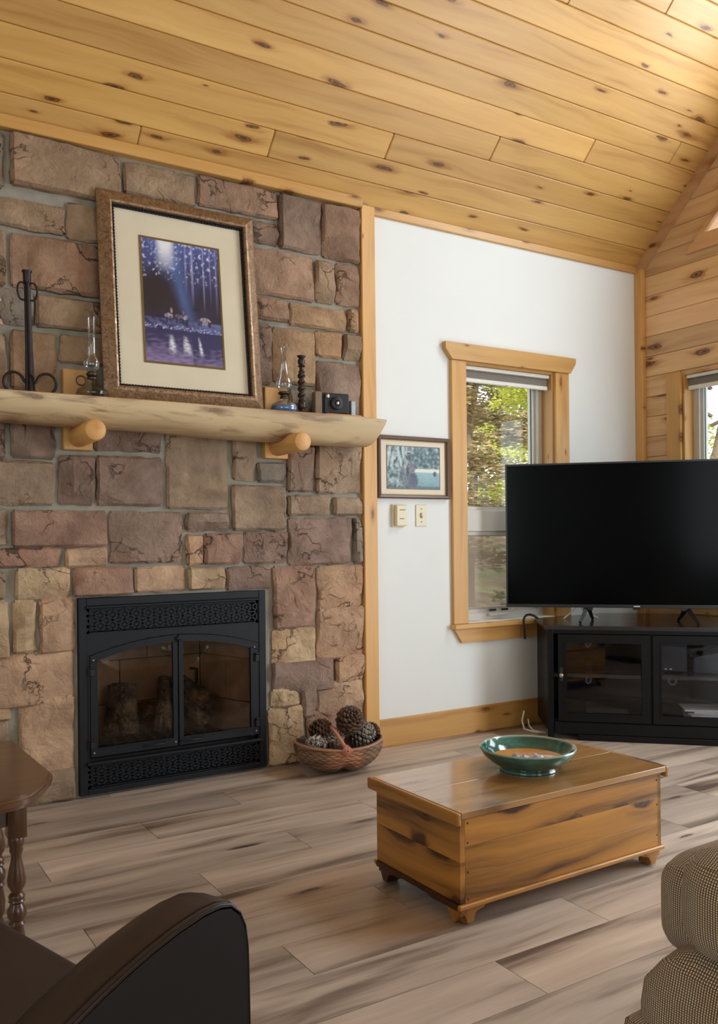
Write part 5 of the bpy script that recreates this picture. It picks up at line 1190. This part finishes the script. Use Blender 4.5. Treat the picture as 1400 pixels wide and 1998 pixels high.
# green bowl
s = N('green_glaze'); p = s.obj(); f = s.noise(s.vmath('MULTIPLY', p, (4, 4, 14)), 2.0, 4, 0.6); z_ = s.sep(p)[2]
col = s.ramp(f, [(0.3, lin(28, 62, 58)), (0.6, lin(58, 112, 102)), (0.8, lin(96, 150, 138))])
col = s.mix(s.rng(z_, 0.031, 0.036), col, lin(150, 176, 158)); s.set(Base_Color=col, Roughness=0.12); s.b.inputs['Coat Weight'].default_value = 0.6; M_green = s.m
s = N('amber_glaze'); p = s.obj(); s.set(Base_Color=s.ramp(s.noise(p, 12, 4), [(0.3, lin(176, 116, 48)), (0.7, lin(206, 154, 84))]), Roughness=0.15); M_amber = s.m
BX, BY, BZ = 1.975, 2.133, 0.3206
t = thing('ceramic_bowl', 'green glazed ceramic bowl on the wooden chest', 'bowl', (BX, BY, BZ))
b = bmesh.new(); lathe(b, [(0.086, 0.0), (0.095, 0.002), (0.095, 0.006), (0.090, 0.011), (0.108, 0.019), (0.132, 0.034), (0.149, 0.052), (0.157, 0.068), (0.158, 0.073), (0.1555, 0.0755), (0.151, 0.073), (0.144, 0.056), (0.126, 0.040), (0.108, 0.0285), (0.06, 0.023), (0.004, 0.0215)], n=64); finish(b, 'bowl_body', M_green, t, 60)
b = bmesh.new(); lathe(b, [(0.120, 0.0375), (0.104, 0.0288), (0.06, 0.0245), (0.004, 0.0230)], n=48, cap=False); finish(b, 'amber_well', M_amber, t, 180)
s = N('crinkled_film'); p = s.obj(); f = s.noise(p, 30, 3); s.set(Base_Color=s.mix(s.rng(f, 0.52, 0.62), lin(206, 198, 212), lin(140, 110, 176)), Roughness=0.2); s.b.inputs['Alpha'].default_value = 0.85
b = bmesh.new(); G = []
for j in range(15):
    row = []
    for i in range(19):
        u, v = i / 18, j / 14; x, y = -0.075 + 0.15 * u, -0.045 + 0.085 * v
        e = min(u, 1 - u, v, 1 - v) * 6
        z = 0.031 + max(0, 0.024 * min(1, e)) * (0.55 + 0.9 * abs(noise.noise(Vector((u * 5, v * 4, 2))))) + 0.010 * noise.noise(Vector((u * 14, v * 12, 6)))
        row.append(b.verts.new((x * (0.8 + 0.3 * noise.noise(Vector((v * 4, 0, 3)))), y, max(z, 0.030))))
    G.append(row)
for j in range(14):
    for i in range(18): b.faces.new((G[j][i], G[j][i + 1], G[j + 1][i + 1], G[j + 1][i]))
w_ = finish(b, 'plastic_wrapper', s.m, smooth=30, center=False); w_.location = (BX - 0.028, BY - 0.035, BZ); w_.rotation_euler = (0, 0, math.radians(-38))
tag(w_, 'crinkled clear plastic wrapper with purple edge inside the green bowl', 'wrapper')

# ------------------------------------------------------------------ side table (left edge)
TX, TY, TZ = 0.157, 2.444, 0.500
st = thing('side_table', 'dark wooden side table with rounded top and turned legs at the left', 'side table', (TX, TY, 0))
def spart(b, nm, m, smooth=None):
    for v in b.verts: v.co.x -= TX; v.co.y -= TY
    return finish(b, nm, m, st, smooth)
outline = [(0.502, 2.294), (0.486, 2.716), (0.448, 2.739), (-0.12, 2.739), (-0.181, 2.709), (-0.193, 2.294), (-0.151, 2.182), (-0.102, 2.121), (-0.024, 2.093), (0.072, 2.079), (0.157, 2.076), (0.241, 2.078), (0.342, 2.088), (0.388, 2.101), (0.421, 2.121), (0.459, 2.182), (0.489, 2.251)]
b = bmesh.new(); prism(b, outline, 'Z', TZ - 0.030, TZ); bmesh.ops.bevel(b, geom=[e for e in b.edges if abs(e.verts[0].co.z - e.verts[1].co.z) < 1e-5], offset=0.009, segments=3, affect='EDGES', clamp_overlap=True)
spart(b, 'top', W('dark', 'X', 'Y'), 40)
for p_ in ((-0.10, 0.40, 2.350, 2.372), (-0.10, 0.40, 2.637, 2.659)): spart(bx(*p_, 0.36, TZ - 0.030), 'apron', W('dark', 'X', 'Z'))
for p_ in ((-0.125, -0.103, 2.36, 2.65), (0.403, 0.425, 2.36, 2.65)): spart(bx(*p_, 0.36, TZ - 0.030), 'apron', W('dark', 'Y', 'Z'))
LEG = [(0.014, 0.462), (0.0165, 0.455), (0.0170, 0.444), (0.013, 0.436), (0.0145, 0.430), (0.0105, 0.420), (0.0115, 0.408), (0.0160, 0.388), (0.0195, 0.369), (0.0185, 0.356), (0.0125, 0.346), (0.0110, 0.340), (0.0155, 0.336), (0.0175, 0.331), (0.0150, 0.326), (0.0170, 0.322), (0.0130, 0.317), (0.0150, 0.312), (0.0200, 0.303), (0.0195, 0.290), (0.0140, 0.280), (0.0175, 0.274), (0.0130, 0.268), (0.0185, 0.235)]
LEG = [(r_ * 1.204, 1.09 - (1.09 - z_) * 1.204) for r_, z_ in LEG] + [(0.020, 0.03), (0.014, 0.015), (0.018, 0.0)]
for xx, yy in ((0.424, 2.357), (0.424, 2.650), (-0.114, 2.357), (-0.114, 2.650)):
    b = bmesh.new(); lathe(b, list(reversed(LEG)), xx, yy, 0, 20); box(b, xx - 0.023, xx + 0.023, yy - 0.023, yy + 0.023, 0.330, TZ - 0.030, 0.002); spart(b, 'leg', W('dark', 'Z', 'X'), 50)

# ------------------------------------------------------------------ leather armchair (local x forwards, y to its left)
s = N('dark_leather'); p = s.obj(); f = s.noise(p, 160, 3); g = s.noise(p, 6, 4)
vo = s.n('ShaderNodeTexVoronoi', feature='DISTANCE_TO_EDGE'); s.put(vo.inputs['Vector'], p); vo.inputs['Scale'].default_value = 260
s.set(Base_Color=s.mix(g, lin(30, 22, 20), lin(54, 39, 33)), Roughness=s.rng(g, 0.3, 0.7, 0.36, 0.50)); s.bump(s.math('ADD', vo.outputs['Distance'], s.math('MULTIPLY', f, 0.3)), 0.12, 0.002); M_lea = s.m
M_leaside = plain('black_leather_side', lin(15, 11, 13), 0.45, mottle=0.12, scale=20)
ac = thing('leather_armchair', 'dark brown leather armchair with arched arms in the near left corner', 'armchair', (0.463, 1.071, 0), math.atan2(0.303, 0.953))
arm = [(0.030, 0.02), (0.0305, 0.20), (0.0305, 0.43), (0.0295, 0.50), (0.0285, 0.535), (0.0245, 0.565), (0.0155, 0.586), (0.0, 0.600), (-0.020, 0.6045), (-0.046, 0.6035), (-0.086, 0.596), (-0.125, 0.585), (-0.162, 0.572), (-0.197, 0.558), (-0.229, 0.543), (-0.30, 0.505), (-0.40, 0.45), (-0.52, 0.40), (-0.66, 0.36), (-0.80, 0.34)]
def armchair_arm(y0, y1):
    """arched arm: side faces outlined by the arch, padded band over the top"""
    b = bmesh.new(); ys = [0.0, 0.008, 0.03, 0.06, 0.085, 0.098, 0.105]; puff = [0.0, 0.003, 0.004, 0.002, -0.003, -0.010, -0.019]
    rows = []
    for yy, pf_ in zip(ys, puff):
        r = []
        for k, (x, z) in enumerate(arm):
            a = arm[max(k - 1, 0)]; c = arm[min(k + 1, len(arm) - 1)]; d = Vector((c[0] - a[0], c[1] - a[1])).normalized(); nn = Vector((d.y, -d.x))
            if nn.x < 0 and k < 6: nn = -nn
            if k >= 6 and nn.y < 0: nn = -nn
            w = 1.0 if z > 0.05 else 0.3
            yr = y0 + (y1 - y0) * yy / 0.105
            r.append(b.verts.new((x + nn.x * pf_ * w, yr, z + nn.y * pf_ * w)))
        rows.append(r)
    for A_, B_ in zip(rows, rows[1:]):
        for k in range(len(A_) - 1): b.faces.new((A_[k], A_[k + 1], B_[k + 1], B_[k]))
    inner = rows[-1]; base = [b.verts.new((v.co.x, v.co.y, 0.02)) for v in inner]
    for k in range(len(inner) - 1): b.faces.new((inner[k], inner[k + 1], base[k + 1], base[k]))
    bmesh.ops.recalc_face_normals(b, faces=b.faces)
    return finish(b, 'arm', M_lea, ac, 60)
def arm_side(y):
    b = bmesh.new(); C = Vector((-0.30, y, 0.25)); 
    lo = [(x, 0.02) for x, z in arm]; strip_prism(b, [(x - 0.0015, z - 0.003) for x, z in arm[1:]], [(x - 0.0015, 0.02) for x, z in arm[1:]], y, y + (0.006))
    return finish(b, 'arm_side', M_leaside, ac)
for y0, y1 in ((0.0, 0.105), (0.775, 0.67)):
    armchair_arm(y0, y1); arm_side(y0 + (0.001 if y0 == 0 else -0.007))
    sgn = 1 if y0 == 0 else -1
    finish(tube(bmesh.new(), [(x + (0.001 if k < 6 else 0), y0 + sgn * 0.004, z + (0.0012 if k >= 6 else 0)) for k, (x, z) in enumerate(arm[1:])], 0.0022, 8), 'piping', M_leaside, ac, 60)
    finish(tube(bmesh.new(), [(x - 0.0 + (0.004 if k < 6 else 0.0), y0 + sgn * 0.014, z + (0.0045 if k >= 6 else 0.002)) for k, (x, z) in enumerate(arm[2:])], 0.0011, 6), 'stitching', M_blackdeep, ac, 60)
finish(bx(-0.70, 0.0, 0.106, 0.669, 0.27, 0.42, 0.03, 4), 'seat_cushion', M_lea, ac, 60)
finish(bx(-0.74, -0.015, 0.106, 0.669, 0.05, 0.268, 0.012, 2), 'seat_base', M_leaside, ac, 60)
b = bmesh.new(); prism(b, [(-0.62, 0.40), (-0.74, 0.90), (-0.80, 0.93), (-0.88, 0.90), (-0.82, 0.05), (-0.68, 0.05)], 'Y', 0.03, 0.745); bmesh.ops.bevel(b, geom=list(b.edges), offset=0.035, segments=4, affect='EDGES', clamp_overlap=True); finish(b, 'backrest', M_lea, ac, 60)
for xx in (-0.02, -0.76):
    for yy in (0.05, 0.725): finish(bx(xx - 0.025, xx + 0.025, yy - 0.025, yy + 0.025, 0.0, 0.03, 0.004), 'leg', M_ebony, ac)

# ------------------------------------------------------------------ tweed recliner (near right corner)
s = N('tweed_weave'); tc = s.n('ShaderNodeTexCoord'); p = tc.outputs['Object']; nn = s.sep(tc.outputs['Normal']); o_ = s.sep(p)
nzg = s.math('GREATER_THAN', s.math('ABSOLUTE', nn[2]), 0.75); nxg = s.math('GREATER_THAN', s.math('ABSOLUTE', nn[0]), 0.72)
u = s.math('ADD', s.math('MULTIPLY', o_[0], s.math('SUBTRACT', 1.0, nxg)), s.math('MULTIPLY', o_[1], nxg))
v = s.math('ADD', s.math('MULTIPLY', o_[2], s.math('SUBTRACT', 1.0, nzg)), s.math('MULTIPLY', o_[1], nzg))
wb = s.noise(p, 14, 2); u = s.math('ADD', u, s.math('MULTIPLY', wb, 0.006)); v = s.math('ADD', v, s.math('MULTIPLY', wb, 0.006))
PU, PV = 0.0042, 0.0033
fu = s.math('ABSOLUTE', s.math('SUBTRACT', s.math('FRACT', s.math('DIVIDE', u, PU)), 0.5)); fv = s.math('ABSOLUTE', s.math('SUBTRACT', s.math('FRACT', s.math('DIVIDE', v, PV)), 0.5))
spot = s.math('MULTIPLY', s.rng(fu, 0.20, 0.34, 1.0, 0.0), s.rng(fv, 0.26, 0.42, 1.0, 0.0)); rib = s.rng(fu, 0.15, 0.45, 1.0, 0.0)
tint = s.noise(p, 22, 2); lt = s.mix(tint, lin(230, 206, 162), lin(198, 164, 116)); dk = s.mix(tint, lin(48, 31, 20), lin(84, 56, 34))
s.set(Base_Color=s.mix(spot, dk, lt), Roughness=0.95); s.b.inputs['Sheen Weight'].default_value = 0.15
s.bump(s.math('ADD', rib, s.math('MULTIPLY', spot, 0.8)), 0.6, 0.003); M_tweed = s.m
rc = thing('tweed_recliner', 'brown and cream tweed recliner with padded arms in the near right corner', 'recliner', (1.07, 0.86, 0), -math.pi / 2)
def soft(x0, x1, y0, y1, z0, z1, r, nm, mod=None):
    b = bmesh.new(); box(b, x0, x1, y0, y1, z0, z1); bmesh.ops.subdivide_edges(b, edges=list(b.edges), cuts=11, use_grid_fill=True)
    cx_, cy_, cz_ = (x0 + x1) / 2, (y0 + y1) / 2, (z0 + z1) / 2; hx, hy, hz = (x1 - x0) / 2, (y1 - y0) / 2, (z1 - z0) / 2
    for v in b.verts:                                 # round the box: pull every point onto a box of radius r
        q = Vector((v.co.x - cx_, v.co.y - cy_, v.co.z - cz_)); c = Vector((max(-hx + r, min(hx - r, q.x)), max(-hy + r, min(hy - r, q.y)), max(-hz + r, min(hz - r, q.z))))
        d = q - c
        if d.length > 1e-6: q = c + d.normalized() * r
        bul = 0.010 * (1 - (q.x / hx) ** 2) * (1 - (q.z / hz) ** 2); q.y += math.copysign(bul, q.y) if abs(q.y) > hy * .6 else 0
        v.co = Vector((cx_ + q.x, cy_ + q.y, cz_ + q.z))
        if mod: v.co = mod(v.co)
    bmesh.ops.bevel(b, geom=[], offset=0)
    return finish(b, nm, M_tweed, rc, 180)
# local frame: x towards the camera side of the room, y along the arm
soft(0.022, 0.250, -0.030, 0.50, 0.478, 0.640, 0.058, 'arm_pad')
soft(-0.070, 0.215, 0.045, 0.70, 0.430, 0.588, 0.048, 'arm_wing')
def shoulder(c):
    if c.z > 0.40: k = (c.z - 0.40) / 0.10; c = Vector((c.x + 0.085 * k * k * max(0, 1 - (c.x + 0.02) / 0.2), c.y + 0.03 * k * k, c.z))
    return c
soft(-0.040, 0.250, -0.035, 0.70, 0.06, 0.496, 0.040, 'arm_body', shoulder)
soft(-0.048, 0.255, -0.056, 0.72, 0.03, 0.372, 0.022, 'base_skirt')
finish(tube(bmesh.new(), [(-0.052, 0.66, 0.576), (-0.052, 0.30, 0.576), (-0.052, 0.12, 0.574), (-0.040, 0.075, 0.562), (-0.024, 0.055, 0.545)], 0.0045, 8), 'welt', M_tweed, rc, 60)
soft(0.245, 0.70, -0.02, 0.52, 0.10, 0.47, 0.07, 'seat_cushion'); soft(0.70, 0.94, -0.03, 0.70, 0.06, 0.63, 0.07, 'arm_body')
soft(0.22, 0.72, 0.52, 0.78, 0.30, 1.0, 0.09, 'backrest')
for xx in (0.0, 0.88):
    for yy in (0.02, 0.62): finish(bx(xx - .02, xx + .02, yy - .02, yy + .02, 0.0, 0.035), 'leg', M_ebony, rc)
bpy.context.view_layer.update()
